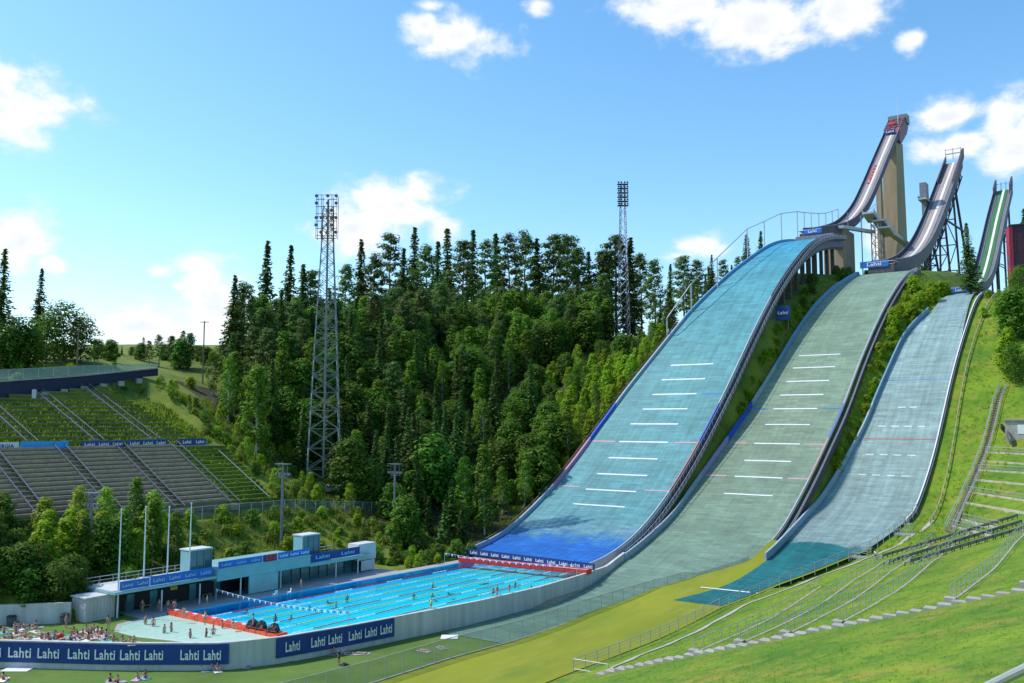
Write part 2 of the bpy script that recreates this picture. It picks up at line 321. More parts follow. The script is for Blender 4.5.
def tile_mat(name, c1, c2, deep):
    """pool floor: painted blue, darker towards the deep far side, dappled"""
    m = bpy.data.materials.new(name); nt, N, L = nodes_of(m)
    out = N.new('ShaderNodeOutputMaterial'); b = N.new('ShaderNodeBsdfPrincipled'); b.inputs['Roughness'].default_value = .5; L.new(b.outputs[0], out.inputs[0])
    tv, pos = site_coord(N, L, T)
    nz = N.new('ShaderNodeTexNoise'); nz.inputs['Scale'].default_value = .45; nz.inputs['Detail'].default_value = 6; nz.inputs['Distortion'].default_value = .6; L.new(pos, nz.inputs['Vector'])
    a = N.new('ShaderNodeMath'); a.operation = 'MULTIPLY_ADD'; a.inputs[1].default_value = 9; L.new(nz.outputs['Fac'], a.inputs[0]); L.new(tv, a.inputs[2])
    mr = N.new('ShaderNodeMapRange'); mr.inputs[1].default_value = -12; mr.inputs[2].default_value = 12; L.new(a.outputs[0], mr.inputs[0])
    rp = N.new('ShaderNodeValToRGB'); el = rp.color_ramp.elements; el[0].position = .12; el[0].color = (*deep, 1); el[1].position = 1; el[1].color = (*c2, 1); e = el.new(.3); e.color = (*c1, 1)
    L.new(mr.outputs[0], rp.inputs[0]); L.new(rp.outputs[0], b.inputs['Base Color']); MATS[name] = m
tile_mat('pool_tile', (.02,.68,.92), (.05,.83,.95), (.01,.52,.90))
tile_mat('kids_tile', (.62,.80,.70), (.70,.84,.74), (.55,.76,.68))

# ------------------------------------------------------------------ object helpers
ORG = {}
def tag(o, label=None, cat=None, group=None, kind=None):
    for k, v in (('label', label), ('category', cat), ('group', group), ('kind', kind)):
        if v: o[k] = v
    return o
def empty(name, loc=(0,0,0), label=None, cat=None, group=None):
    o = bpy.data.objects.new(name, None); COL.objects.link(o); o.location = Vector(loc); ORG[o.name] = Vector(loc); o.empty_display_size = .5
    return tag(o, label, cat, group)
class MB:
    def __init__(self): self.v = []; self.f = []; self.mi = []; self.cur = 0
    def add(self, vs, fs):
        n = len(self.v); self.v += [Vector(p) for p in vs]; self.f += [tuple(i+n for i in f) for f in fs]; self.mi += [self.cur]*len(fs)
    def quad(self, a, b, c, d): self.add((a, b, c, d), ((0,1,2,3),))
    def box(self, c, ax, ay, az):
        """box from centre and three half-axis vectors"""
        c, ax, ay, az = Vector(c), Vector(ax), Vector(ay), Vector(az)
        vs = [c+ax*i+ay*j+az*k for i in (-1,1) for j in (-1,1) for k in (-1,1)]
        fs = [(0,1,3,2),(4,6,7,5),(0,4,5,1),(2,3,7,6),(0,2,6,4),(1,5,7,3)]
        if ax.cross(ay).dot(az) < 0: fs = [f[::-1] for f in fs]
        self.add(vs, fs)
    def sbox(self, s0, s1, t0, t1, z0, z1):
        self.box(W((s0+s1)/2, (t0+t1)/2, (z0+z1)/2), D*((s1-s0)/2), T*((t1-t0)/2), ZUP*((z1-z0)/2))
    def bar(self, p, q, r, n=5, r2=None, cap=True):
        p, q = Vector(p), Vector(q); d = q-p
        if d.length < 1e-6: return
        d.normalize(); a = d.orthogonal().normalized(); b = d.cross(a); r2 = r if r2 is None else r2
        vs = [];
        for (c, rr) in ((p, r), (q, r2)):
            vs += [c+(a*math.cos(2*math.pi*i/n)+b*math.sin(2*math.pi*i/n))*rr for i in range(n)]
        fs = [(i, (i+1) % n, n+(i+1) % n, n+i) for i in range(n)]
        if cap: fs += [tuple(range(n))[::-1], tuple(range(n, 2*n))]
        self.add(vs, fs)
    def tube(self, pts, r, n=5):
        for a, b in zip(pts, pts[1:]): self.bar(a, b, r, n)
    def strip(self, A, B):
        """ruled sheet between two polylines"""
        n = len(A); self.add(list(A)+list(B), [(i, i+1, n+i+1, n+i) for i in range(n-1)])
    def slab(self, P, off1, off2):
        """closed band swept along polyline P with a rectangle given by two offset functions or vectors"""
        n = len(P); vs = []
        for p in P: vs += [p, p+off1, p+off1+off2, p+off2]
        fs = []
        for i in range(n-1):
            for k in range(4): fs.append((4*i+k, 4*i+(k+1) % 4, 4*i+4+(k+1) % 4, 4*i+4+k))
        fs += [(0,3,2,1), (4*n-4, 4*n-3, 4*n-2, 4*n-1)]
        self.add(vs, fs)
    def ring(self, rows, close=True):
        """loft of equal-length vertex rows"""
        m = len(rows[0]); vs = [p for r in rows for p in r]; fs = []
        for i in range(len(rows)-1):
            for k in range(m if close else m-1): fs.append((i*m+k, i*m+(k+1) % m, (i+1)*m+(k+1) % m, (i+1)*m+k))
        self.add(vs, fs)
    def poly(self, pts): self.add(pts, (tuple(range(len(pts))),))
    def up(self):
        for i, f in enumerate(self.f):
            a, b, c = [self.v[k] for k in f[:3]]
            if (b-a).cross(c-a).z < 0: self.f[i] = f[::-1]
        return self
    def build(self, name, mat, parent=None, origin=None, smooth=False):
        if isinstance(mat, str): mat = [mat]
        me = bpy.data.meshes.new(name)
        if parent is not None: org = ORG[parent.name]
        elif origin is not None: org = Vector(origin)
        else:
            zs = min(p.z for p in self.v); org = Vector((sum(p.x for p in self.v)/len(self.v), sum(p.y for p in self.v)/len(self.v), zs))
        me.from_pydata([p-org for p in self.v], [], self.f)
        for m in mat: me.materials.append(MATS[m])
        if len(mat) > 1: me.polygons.foreach_set('material_index', self.mi)
        if smooth: me.polygons.foreach_set('use_smooth', [True]*len(self.f))
        me.update()
        o = bpy.data.objects.new(name, me); COL.objects.link(o); ORG[o.name] = org
        if parent is not None: o.parent = parent
        else: o.location = org
        return o
def kids(o): return [c for c in COL.objects if c.parent == o]
KID = {}
def copy_tree(o, parent=None):
    c = o.copy(); COL.objects.link(c); c.parent = parent
    if o.name not in KID: KID[o.name] = kids(o)
    for ch in KID[o.name]: copy_tree(ch, c)
    return c
def shared_part(src, name, loc, parent, rot=0):
    o = bpy.data.objects.new(name, src.data); COL.objects.link(o); o.parent = parent; o.location = Vector(loc)-ORG[parent.name]; o.rotation_euler.z = rot; return o
_fonts = {}
def word_geo(w, bold=.02):
    if w in _fonts: return _fonts[w]
    cu = bpy.data.curves.new('lettering', 'FONT'); cu.body = w; cu.size = 1; cu.offset = bold; cu.resolution_u = 2; cu.space_character = 1.06
    ob = bpy.data.objects.new('lettering', cu); COL.objects.link(ob); bpy.context.view_layer.update()
    me = bpy.data.meshes.new_from_object(ob.evaluated_get(bpy.context.evaluated_depsgraph_get()))
    vs = [v.co.copy() for v in me.vertices]; fs = [tuple(p.vertices) for p in me.polygons]
    bpy.data.objects.remove(ob); bpy.data.meshes.remove(me)
    x0 = min(v.x for v in vs); x1 = max(v.x for v in vs)
    _fonts[w] = ([Vector((v.x-(x0+x1)/2, v.y, 0)) for v in vs], fs, x1-x0); return _fonts[w]
def put_word(mb, w, base, ux, uy, h, wide=None):
    """word centred on base, cap height h; optional total width"""
    vs, fs, wd = word_geo(w); k = h/.72; kx = k if wide is None else wide/wd
    mb.add([base+ux*(v.x*kx)+uy*(v.y*k) for v in vs], fs)

# ------------------------------------------------------------------ world, sun, camera
def make_world():
    w = bpy.data.worlds.new('World'); scene.world = w; w.use_nodes = True
    nt = w.node_tree; N, L = nt.nodes, nt.links; N.clear()
    out = N.new('ShaderNodeOutputWorld'); bg = N.new('ShaderNodeBackground'); L.new(bg.outputs[0], out.inputs[0])
    sky = N.new('ShaderNodeTexSky'); sky.sky_type = 'NISHITA'; sky.sun_disc = False
    sky.sun_elevation = R(SUN_EL); sky.sun_rotation = math.atan2(SUN_H[0], SUN_H[1]); sky.air_density = 1.0; sky.dust_density = .6; sky.ozone_density = 2.2
    bg.inputs[1].default_value = SKY_STR
    hs = N.new('ShaderNodeHueSaturation'); hs.inputs['Saturation'].default_value = 1.22; hs.inputs['Hue'].default_value = .492; hs.inputs['Value'].default_value = 1.05; L.new(sky.outputs[0], hs.inputs['Color'])
    # cumulus clouds: puffs at fixed bearings round the site, broken up by noise
    tc = N.new('ShaderNodeTexCoord'); vec = tc.outputs['Generated']
    sx = N.new('ShaderNodeSeparateXYZ'); L.new(vec, sx.inputs[0])
    def M(op, a, b=None, c=None):
        n = N.new('ShaderNodeMath'); n.operation = op
        for i, v in enumerate((a, b, c)):
            if v is None: continue
            if isinstance(v, (int, float)): n.inputs[i].default_value = v
            else: L.new(v, n.inputs[i])
        return n.outputs[0]
    az = M('ARCTAN2', sx.outputs[0], sx.outputs[1]); el = M('ARCSINE', sx.outputs[2])
    cv = N.new('ShaderNodeCombineXYZ'); L.new(M('MULTIPLY', az, 1.0), cv.inputs[0]); L.new(M('MULTIPLY', el, 1.5), cv.inputs[1])
    n1 = N.new('ShaderNodeTexNoise'); n1.inputs['Scale'].default_value = 13; n1.inputs['Detail'].default_value = 9; n1.inputs['Roughness'].default_value = .62; n1.inputs['Distortion'].default_value = .25; L.new(cv.outputs[0], n1.inputs['Vector'])
    n2 = N.new('ShaderNodeTexNoise'); n2.inputs['Scale'].default_value = 34; n2.inputs['Detail'].default_value = 6; L.new(cv.outputs[0], n2.inputs['Vector'])
    best = None
    for (px, py, rx, ry, k) in PUFFS:
        r = ray(px, py).normalized(); a0 = math.atan2(r.x, r.y); e0 = math.asin(r.z)
        dx = M('MULTIPLY', M('SUBTRACT', az, a0), FPX/rx); dy = M('MULTIPLY', M('SUBTRACT', el, e0), FPX/ry)
        q = M('SUBTRACT', k, M('SQRT', M('ADD', M('MULTIPLY', dx, dx), M('MULTIPLY', dy, dy))))
        best = q if best is None else M('MAXIMUM', best, q)
    dens = M('ADD', M('MULTIPLY_ADD', best, .85, .22), M('MULTIPLY', M('SUBTRACT', n1.outputs['Fac'], .5), 2.1))
    dens = M('ADD', dens, M('MULTIPLY', M('SUBTRACT', n2.outputs['Fac'], .5), 1.1))
    mr = N.new('ShaderNodeMapRange'); mr.interpolation_type = 'SMOOTHSTEP'; mr.inputs[1].default_value = -.06; mr.inputs[2].default_value = .78; L.new(dens, mr.inputs[0])
    fac = M('MULTIPLY', mr.outputs[0], .97)
    sh = N.new('ShaderNodeMapRange'); sh.inputs[1].default_value = .1; sh.inputs[2].default_value = 1.2; L.new(dens, sh.inputs[0])
    cr = N.new('ShaderNodeValToRGB'); L.new(sh.outputs[0], cr.inputs[0]); e = cr.color_ramp.elements
    cw = CLOUD
    e[0].color = (cw*.80, cw*.92, cw*1.08, 1); e[1].color = (cw*.88, cw*.91, cw*.97, 1); m = e.new(.4); m.color = (cw*1.08, cw*1.08, cw*1.08, 1)
    mx = N.new('ShaderNodeMix'); mx.data_type = 'RGBA'; L.new(fac, mx.inputs[0]); L.new(hs.outputs[0], mx.inputs[6]); L.new(cr.outputs[0], mx.inputs[7])
    L.new(mx.outputs[2], bg.inputs[0])
SUN_EL = 51; SUN_H = Vector((-.98, .20, 0)).normalized(); SKY_STR = .15; CLOUD = 4.5
PUFFS = [(20,110,52,30,1),(0,92,26,26,1),(20,240,36,26,1),(50,262,20,12,.8),(460,38,46,24,1),(425,25,22,14,.9),(538,6,16,9,.9),(430,6,18,8,.7),(690,6,70,24,1),(765,18,70,30,1),(840,12,48,26,1),(910,40,20,14,.5),
         (395,205,60,32,1),(350,228,40,32,1),(440,228,24,18,.8),(215,300,40,36,1),(140,325,55,26,1),(240,330,70,26,.9),(160,272,16,8,.8),(178,287,14,8,.7),(700,247,32,16,1),(675,256,24,10,.8),
         (952,116,30,18,1),(1004,116,34,24,1),(965,142,36,15,1),(1012,152,32,18,1),(880,245,14,30,.9),(1040,130,40,30,1)]
make_world()
sd = bpy.data.lights.new('sun', 'SUN'); sd.energy = 2.8; sd.angle = R(.53); sd.color = (1, .95, .87)
so = bpy.data.objects.new('sun', sd); COL.objects.link(so)
tosun = (SUN_H*math.cos(R(SUN_EL))+ZUP*math.sin(R(SUN_EL))).normalized(); so.rotation_euler = tosun.to_track_quat('Z', 'Y').to_euler(); so.location = (-200, 200, 300)
cd = bpy.data.cameras.new('camera'); cam = bpy.data.objects.new('camera', cd); COL.objects.link(cam)
cam.location = CAM; cam.rotation_euler = (math.pi/2+PITCH, 0, 0); cd.sensor_fit = 'HORIZONTAL'; cd.sensor_width = 36; cd.lens = 36*FPX/1024; cd.clip_end = 12000; cd.clip_start = .1
scene.camera = cam
scene.view_settings.view_transform = 'Standard'; scene.view_settings.look = 'None'; scene.view_settings.exposure = 0.6; scene.view_settings.gamma = 1
scene.cycles.max_bounces = 6; scene.cycles.diffuse_bounces = 3; scene.cycles.transparent_max_bounces = 12; scene.cycles.caustics_reflective = False; scene.cycles.caustics_refractive = False
scene.cycles.use_denoising = True

# ------------------------------------------------------------------ terrain
def frange(a, b, st):
    n = int(round((b-a)/st)); return [a+(b-a)*i/n for i in range(n+1)]
def make_terrain():
    ss = [-4000,-2200,-1200,-700,-420,-290,-220]+frange(-170, 60, 2.5)+frange(62, 300, 3.4)[0:]+[320,360,430,600,900,1500,2600,5000]
    ts = [-5000,-2600,-1400,-800,-500,-340,-260,-210]+frange(-180, -30, 3)+frange(-28, 60, 1.33)+frange(61.5, 135, 2.1)+[145,170,210,300,500,900,1800,4000]
    ss = sorted(set(round(s, 3) for s in ss)); ts = sorted(set(round(t, 3) for t in ts))
    mb = MB(); nt = len(ts)
    for s in ss:
        for t in ts: mb.v.append(W(s, t, ground(max(-300, min(s, 400)), max(-520, min(t, 220)))))
    for i in range(len(ss)-1):
        for j in range(nt-1):
            mb.f.append((i*nt+j, (i+1)*nt+j, (i+1)*nt+j+1, i*nt+j+1))
            s = (ss[i]+ss[i+1])/2; t = (ts[j]+ts[j+1])/2
            if t > 37: mi = 0
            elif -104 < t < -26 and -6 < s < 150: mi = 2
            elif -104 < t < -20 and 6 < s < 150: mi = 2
            else: mi = 1
            mb.mi.append(mi)
    for f in mb.f[:1]: pass
    # faces wind so that the normal points up
    a, b, c = [mb.v[k] for k in mb.f[0][:3]]
    if (b-a).cross(c-a).z < 0: mb.f = [f[::-1] for f in mb.f]
    o = mb.build('ground', ['bank_grass', 'wild_grass', 'forest_floor'], origin=(0,0,0), smooth=True); tag(o, kind='structure')
make_terrain()

def sheet(name, mat, rows, kind='structure'):
    mb = MB(); mb.ring(rows, close=False)
    a, b, c = [mb.v[k] for k in mb.f[0][:3]]
    if (b-a).cross(c-a).z < 0: mb.f = [f[::-1] for f in mb.f]
    o = mb.build(name, mat, origin=rows[0][0]); return tag(o, kind=kind)
def nearwall(s): return interp(s, NEARWALL)
# mown lawn in front of the pool wall, outrun field, small lawn beside the childrens pool
sheet('lawn', 'lawn', [[W(s, nearwall(s)+.1+(medR(max(s,-75))-nearwall(s)-.1 if s > -75 else 40-nearwall(s))*k/8, -2.776) for k in range(9)] for s in frange(-110, -30, 4)])
def fa_edge(s): return medR(max(s, -75)) if s > -75 else 20.2
sheet('outrun_field', 'outrun_grass', [[W(s, fa_edge(s)+.35+(smlR(s)+.2-fa_edge(s)-.35)*k/10, max(ground(s, fa_edge(s)+.35+(smlR(s)-fa_edge(s)-.35)*k/10)+.03, sml(s)-.02+.01 if s > -60 else -2.74)) for k in range(11)] for s in frange(-95, 24, 2)])
sheet('inner_lawn', 'lawn', [[W(s, back_wall_t(s)+.3+(nearwall(s)-.6-back_wall_t(s)-.3)*k/6, .03) for k in range(7)] for s in frange(-100, -66.5, 1.5)])
def deck():
    mb = MB()
    mb.strip([W(s, back_wall_t(s) if s < -66 else (-25.6 if s < -19 else fe(s)-2.2), 0) for s in frange(-66.5, 3.2, 1)], [W(s, fe(s), 0) for s in frange(-66.5, 3.2, 1)])
    mb.strip([W(s, fe(s), 0) for s in frange(-1.6, 3.2, .8)], [W(s, nearwall(s), 0) for s in frange(-1.6, 3.2, .8)])
    mb.strip([W(s, ne(s), 0) for s in frange(-66.5, -1.6, 2)], [W(s, nearwall(s), 0) for s in frange(-66.5, -1.6, 2)])
    for s in (3.2,): mb.quad(W(s,-25.6,0), W(s,-25.6,-3.2), W(s,12,-3.2), W(s,12,0))
    o = mb.build('pool_deck', 'deck', origin=W(0,0,0)); tag(o, kind='structure')
def ne(s): return nearwall(s)-.55-.25
deck()
def pool():
    S = frange(-61.6, -1.8, 2)
    mb = MB(); mb.strip([W(s, fe(s), -1.0) for s in S], [W(s, ne(s), -1.0) for s in S])
    mb.strip([W(s, fe(s), 0) for s in S], [W(s, fe(s), -1.0) for s in S]); mb.strip([W(s, ne(s), -1.0) for s in S], [W(s, ne(s), 0) for s in S])
    mb.quad(W(S[0],fe(S[0]),0), W(S[0],fe(S[0]),-1.6), W(S[0],ne(S[0]),-1.6), W(S[0],ne(S[0]),0)); mb.quad(W(S[-1],fe(S[-1]),0), W(S[-1],fe(S[-1]),-1.6), W(S[-1],ne(S[-1]),-1.6), W(S[-1],ne(S[-1]),0))
    p = mb.build('pool_basin', 'pool_tile', origin=W(0,0,-1.0)); tag(p, kind='structure')
    mb = MB(); mb.strip([W(s, fe(s)+.02, -.1) for s in S], [W(s, ne(s)-.02, -.1) for s in S]); mb.up(); w = mb.build('pool_water', 'water', origin=W(0,0,-.1)); tag(w, kind='structure')
    K = frange(-72.5, -62.9, 1.2); kf = lambda s: interp(s, [(-72.5,-11.5),(-70,-15),(-62.9,-15.9)])
    kn = lambda s: min(ne(s), interp(s, [(-72.5,-8.5),(-70,1.0),(-62.9,6)]))
    mb = MB(); mb.strip([W(s, kf(s), .045) for s in K], [W(s, kn(s), .045) for s in K]); q = mb.build('childrens_pool_floor', 'kids_tile', origin=W(-68,0,0)); tag(q, kind='structure')
    mb = MB(); mb.strip([W(s, kf(s), .10) for s in K], [W(s, kn(s), .10) for s in K]); mb.up(); q = mb.build('childrens_pool_water', 'shallow_water', origin=W(-68,0,0)); tag(q, kind='structure')
    mb = MB(); mb.strip([W(s, kf(s)-1.2, .035) for s in K], [W(s, min(kn(s)+1, nearwall(s)-.5), .035) for s in K]); q = mb.build('childrens_pool_surround', 'deck', origin=W(-68,0,0)); tag(q, kind='structure')
pool()
# lane ropes
for i in range(7):
    t = -10.6+i*3.25
    mb = MB(); c = ['red','yellow','yellow','red','yellow','red','red'][i]
    k = 0; s = -60.2
    while s < -3.5:
        tt = t+(s+60)*.035 if t < 0 else t+(s+60)*.012
        if tt < ne(s)-.2:
            mb.cur = 0 if (k//4) % 3 else 1
            mb.bar(W(s, tt, -.05), W(s+.8, tt, -.05), .065, 5, cap=False)
        s += .9; k += 1
    o = mb.build('lane_rope', [c, 'letter_white'])
    words_ = ['nearest the bath building', 'second out from the bath building', 'third out from the bath building', 'in the middle of the pool', 'third in from the banner wall', 'second in from the banner wall', 'closest to the banner wall']
    tag(o, f'{c} and white float rope across the pool, {words_[i]}', 'lane rope', 'lane ropes in the swimming pool')

# ------------------------------------------------------------------ jumping hills
def mat_grid(prof, L_, R_, s0, s1, st=1.0, nt=8, lift=0.0):
    mb = MB(); rows = []
    for s in frange(s0, s1, st):
        l, r = L_(s), R_(s); rows.append([W(s, l+(r-l)*k/nt, prof(s)+lift) for k in range(nt+1)])
    mb.ring(rows, close=False)
    a, b, c = [mb.v[k] for k in mb.f[0][:3]]
    if (b-a).cross(c-a).z < 0: mb.f = [f[::-1] for f in mb.f]
    return mb
def rim(prof, tf, s0, s1, w, up, down, st=1.0):
    """wall along a hill edge: up above the mat, down below it (down may be a function)"""
    mb = MB(); rows = []
    for s in frange(s0, s1, st):
        t = tf(s); z = prof(s); dn = down(s) if callable(down) else down; u = up(s) if callable(up) else up
        rows.append([W(s, t, z-dn), W(s, t, z+u), W(s, t+w, z+u), W(s, t+w, z-dn)])
    mb.ring(rows); mb.poly(rows[0][::-1]); mb.poly(rows[-1]); return mb
def marks(items, prof):
    mb = MB()
    for s, a, b, w in items:
        n = 4
        A = [W(s-w/2, a+(b-a)*i/n, prof(s-w/2)+.05) for i in range(n+1)]; B = [W(s+w/2, a+(b-a)*i/n, prof(s+w/2)+.05) for i in range(n+1)]
        mb.strip(A, B)
    return mb
def skirt_to_ground(tf, prof, extra=.6): return lambda s: max(.5, prof(s)-ground(s, tf(s))+extra)

def hill_large():
    h = empty('jumping_hill', W(0, 0, 0), 'largest jumping hill, turquoise plastic slope running down into the swimming pool', 'jumping hill', 'summer jumping hills side by side')
    mat_grid(big, lambda s: bigL(s)+.3, lambda s: BR_T-.1, 1.5, 163).build('landing_mat', 'mat_large', h, smooth=True)
    rim(big, lambda s: bigL(s)-.1, 2, 160, .4, lambda s: .9, lambda s: 2.2).build('side_wall', 'rim_large', h)
    rim(big, lambda s: BR_T-.1, 2.5, 166, .22, .6, lambda s: 1.4 if s < 100 else min(3.4, 1.4+(s-100)*.15)).build('side_wall', 'rim_right', h)
    g = rim(big, lambda s: BR_T+.12, 12, 100, .3, -.9, lambda s: max(1.2, big(s)-ground(s, BR_T+2.2)+.8)); g.build('retaining_wall', 'dark_concrete', h)
    mm = [(29.7+5.05*i if i < 5 else 55.4+(i-5)*4.6, -10.0 if i < 6 else -9.4+.3*(i-5), 2.4+.25*max(0, i-5), .34) for i in range(10)]
    marks(mm, big).build('distance_lines', 'white_paint', h)
    marks([(35.4, bigL(35)+.8, -12, .3), (35.4, 4, 9.8, .3), (49.9, bigL(50)+.8, -11, .3), (49.9, 4, 9.8, .3)], big).build('landing_zone_lines', 'towel_pink', h)
    marks([(64.5, 4.5, 9.8, .25)], big).build('blue_zone_line', 'banner_bright', h)
    # beam under the raised knoll
    rim(big, lambda s: BR_T-.9, 98, 166, .7, -1.3, lambda s: 1.8+min(2.2, (s-98)*.12)).build('edge_beam', 'dark_concrete', h)
    rim(big, lambda s: bigL(s)+.2, 98, 166, .7, -1.3, lambda s: 3).build('edge_beam', 'dark_concrete', h)
    post = None
    for s in frange(104, 158, 6):
        for t in (8.6, 2.5):
            mb = MB(); z0 = ground(s, t)-.6; z1 = big(s)-1.3
            mb.sbox(s-.35, s+.35, t-.5, t+.5, z0, z1); mb.build('support_pillar', 'dark_concrete', h)
    # take-off table with its pillar
    mb = MB(); mb.sbox(189, 204, -3.4, 3.4, ground(195, 0)-2, 94.5); mb.build('table_pillar', 'tan_concrete', h)
    mb = MB(); mb.sbox(163.5, 167.5, -5, 7.5, 84.4, 87.6); mb.build('knoll_wall', 'mid_steel', h)
    # stairway beside the slope
    mb = MB()
    s = 13
    while s < 163:
        z = big(s)-.75; mb.sbox(s, s+.62, BR_T+.45, BR_T+1.7, z-.35, z); s += .5
    mb.build('stair_flight', 'dark_concrete', h)
    mb = MB()
    for tt in (BR_T+.42, BR_T+1.72):
        S = frange(13, 163, 3); mb.tube([W(s, tt, big(s)+.35) for s in S], .05, 4)
    mb.build('hand_rail', 'rail_steel', h)
    pm = MB(); pm.bar((0,0,0), (0,0,1.2), .05, 4); proto = None
    for i, s in enumerate(frange(13, 163, 1.55)):
        if proto is None:
            mb = MB(); mb.bar(W(s, BR_T+1.72, big(s)-.85), W(s, BR_T+1.72, big(s)+.36), .06, 4); mb.bar(W(s, BR_T+.42, big(s)-.85), W(s, BR_T+.42, big(s)+.36), .06, 4); proto = mb.build('rail_post', 'rail_steel', h); s0 = s
        else:
            o = proto.copy(); COL.objects.link(o); o.parent = h; o.location = D*(s-s0)+ZUP*(big(s)-big(s0))
    # sloping crossing frame where a walkway meets the stair
    return h
hill_large()
def hill_medium():
    h = empty('jumping_hill', W(20, 24, 0), 'middle jumping hill, faded green plastic slope between the turquoise and the pale blue hills', 'jumping hill', 'summer jumping hills side by side')
    mat_grid(med, lambda s: medL(s)+.2, lambda s: medR(s)-.1, -40, 152).build('landing_mat', 'mat_medium', h, smooth=True)
    rim(med, lambda s: medL(s)-.1, 12, 148, .34, lambda s: 1.25, 1.2).build('side_wall', 'rim_medium', h)
    rim(med, lambda s: medR(s)-.1, 13, 152, .22, .5, .9).build('side_wall', 'rim_right_medium', h)
    mm = [(s, 19.3, 29.5, .34) for s in (41, 46.9, 52.4, 58.4, 65.4, 71, 75.7, 80.4, 85.3, 90.2)]
    marks(mm, med).build('distance_lines', 'white_paint', h)
    marks([(46.9, 12.9, 17.5, .3), (46.9, 30.5, 34.8, .3), (58.4, 13.5, 17.6, .3), (58.4, 30.6, 34.8, .3)], med).build('landing_zone_lines', 'towel_pink', h)
    marks([(71, 14, 18, .25), (71, 31, 34.8, .25)], med).build('blue_zone_line', 'banner_bright', h)
    mb = MB(); s = 16
    while s < 150:
        z = med(s)-.35; mb.sbox(s, s+.62, medR(s)+.35, medR(s)+1.5, z-.35, z); s += .5
    mb.build('stair_flight', 'dark_concrete', h)
    mb = MB()
    for tt in (.3, 1.55):
        S = frange(14, 150, 3); mb.tube([W(s, medR(s)+tt, med(s)+.75) for s in S], .06, 4); mb.tube([W(s, medR(s)+tt, med(s)+.3) for s in S], .05, 4)
    mb.build('hand_rail', 'galvanised', h)
    mb = MB(); rows = []
    rim(med, lambda s: medR(s)+1.5, 16, 150, .2, .15, 1.2).build('stair_wall', 'purple_steel', h)
    return h
hill_medium()
def hill_small():
    h = empty('jumping_hill', W(20, 46, 3), 'smallest jumping hill, pale blue plastic slope ending in a dark teal outrun', 'jumping hill', 'summer jumping hills side by side')
    def Rr(s): return smlR(s)-.25 if s < 100 else smlR(s)-.25-(s-100)*.05
    mat_grid(sml, lambda s: smlL(s)+.25+max(0, min(1, (s-95)/20))*.3, Rr, -8.8, 143, lift=.03).build('landing_mat', 'mat_small', h, smooth=True)
    rim(sml, lambda s: smlL(s)-.1, 14, 117, .34, 1.3, 1.2).build('side_wall', 'rim_small', h)
    rim(sml, lambda s: smlR(s)-.2, 40, 138, .2, .35, .9).build('side_wall', 'white_paint', h)
    rim(sml, lambda s: smlR(s)+.02, 40, 138, .35, .1, 2.0).build('outer_wall', 'dark_concrete', h)
    for a in (76.9,): pass
    it = []
    for s, a, b, n in ((76.9, 45.2, 49.8, 2), (71.5, 42.1, 52.8, 4), (63.2, 41.5, 52.5, 4), (56.7, 41.5, 52.7, 4)):
        for k in range(n):
            x = a+(b-a)*(k+.12)/n; it.append((s, x, x+1.5, .2))
    marks(it, sml).build('distance_lines', 'white_paint', h)
    marks([(67.8, 40.2, 54.7, .28)], sml).build('landing_zone_lines', 'faded_red', h)
    marks([(85.5, 40.8, 54.7, .16)], sml).build('blue_zone_line', 'banner_bright', h)
    mb = MB()
    mb.strip([W(-1.5+.1*k, 33+k*1.5, sml(-1.5)+.1) for k in range(7)], [W(-1.1+.1*k, 33+k*1.5, sml(-1.1)+.1) for k in range(7)]); mb.build('outrun_line', 'white_paint', h)
    return h
hill_small()

# wall that carries the pool edge and climbs between the large and the middle hill
def pool_wall():
    w = empty('pool_wall', W(-40, 12, -2.8), 'long curved white concrete wall holding the pool above the lawn', 'wall')
    S = frange(-104, 12.2, 1.5); mb = MB(); rows = []
    for s in S:
        t = nearwall(s) if s < 5.5 else medL(s)-.1; z1 = .32 if s < 6 else max(.32, med(s)+1.25); z0 = -3.1 if s < -5 else med(s)-.6
        nx = (nearwall(s+.5)-nearwall(s-.5)); wd = .5*math.sqrt(1+nx*nx)
        rows.append([W(s, t-wd, z0), W(s, t-wd, z1), W(s, t, z1), W(s, t, z0)])
    mb.ring(rows); mb.poly(rows[0][::-1]); mb.poly(rows[-1]); mb.build('wall_face', 'white_wall', w)
    # sloping wooden ledge at its foot
    mb = MB(); rows = []
    for s in frange(-22, -3, 1):
        t = nearwall(s)+.02; k = min(1, (s+22)/6, (-3-s)/3)
        rows.append([W(s, t, -2.85), W(s, t, -2.75+.75*max(k, 0)), W(s, t+1.0, -2.72+.1*max(k, 0)), W(s, t+1.0, -2.85)])
    mb.ring(rows); mb.build('wooden_ledge', 'tan_concrete', w)
    # rail on the pool edge
    mb = MB(); S = frange(-34, 1, 2.2)
    mb.tube([W(s, nearwall(s)-.25, 1.3) for s in S], .03, 4); mb.tube([W(s, nearwall(s)-.25, .85) for s in S], .02, 4); mb.build('edge_rail', 'galvanised', w)
    for s in S:
        mb = MB(); mb.bar(W(s, nearwall(s)-.25, .3), W(s, nearwall(s)-.25, 1.3), .03, 4); mb.build('rail_post', 'galvanised', w)
pool_wall()

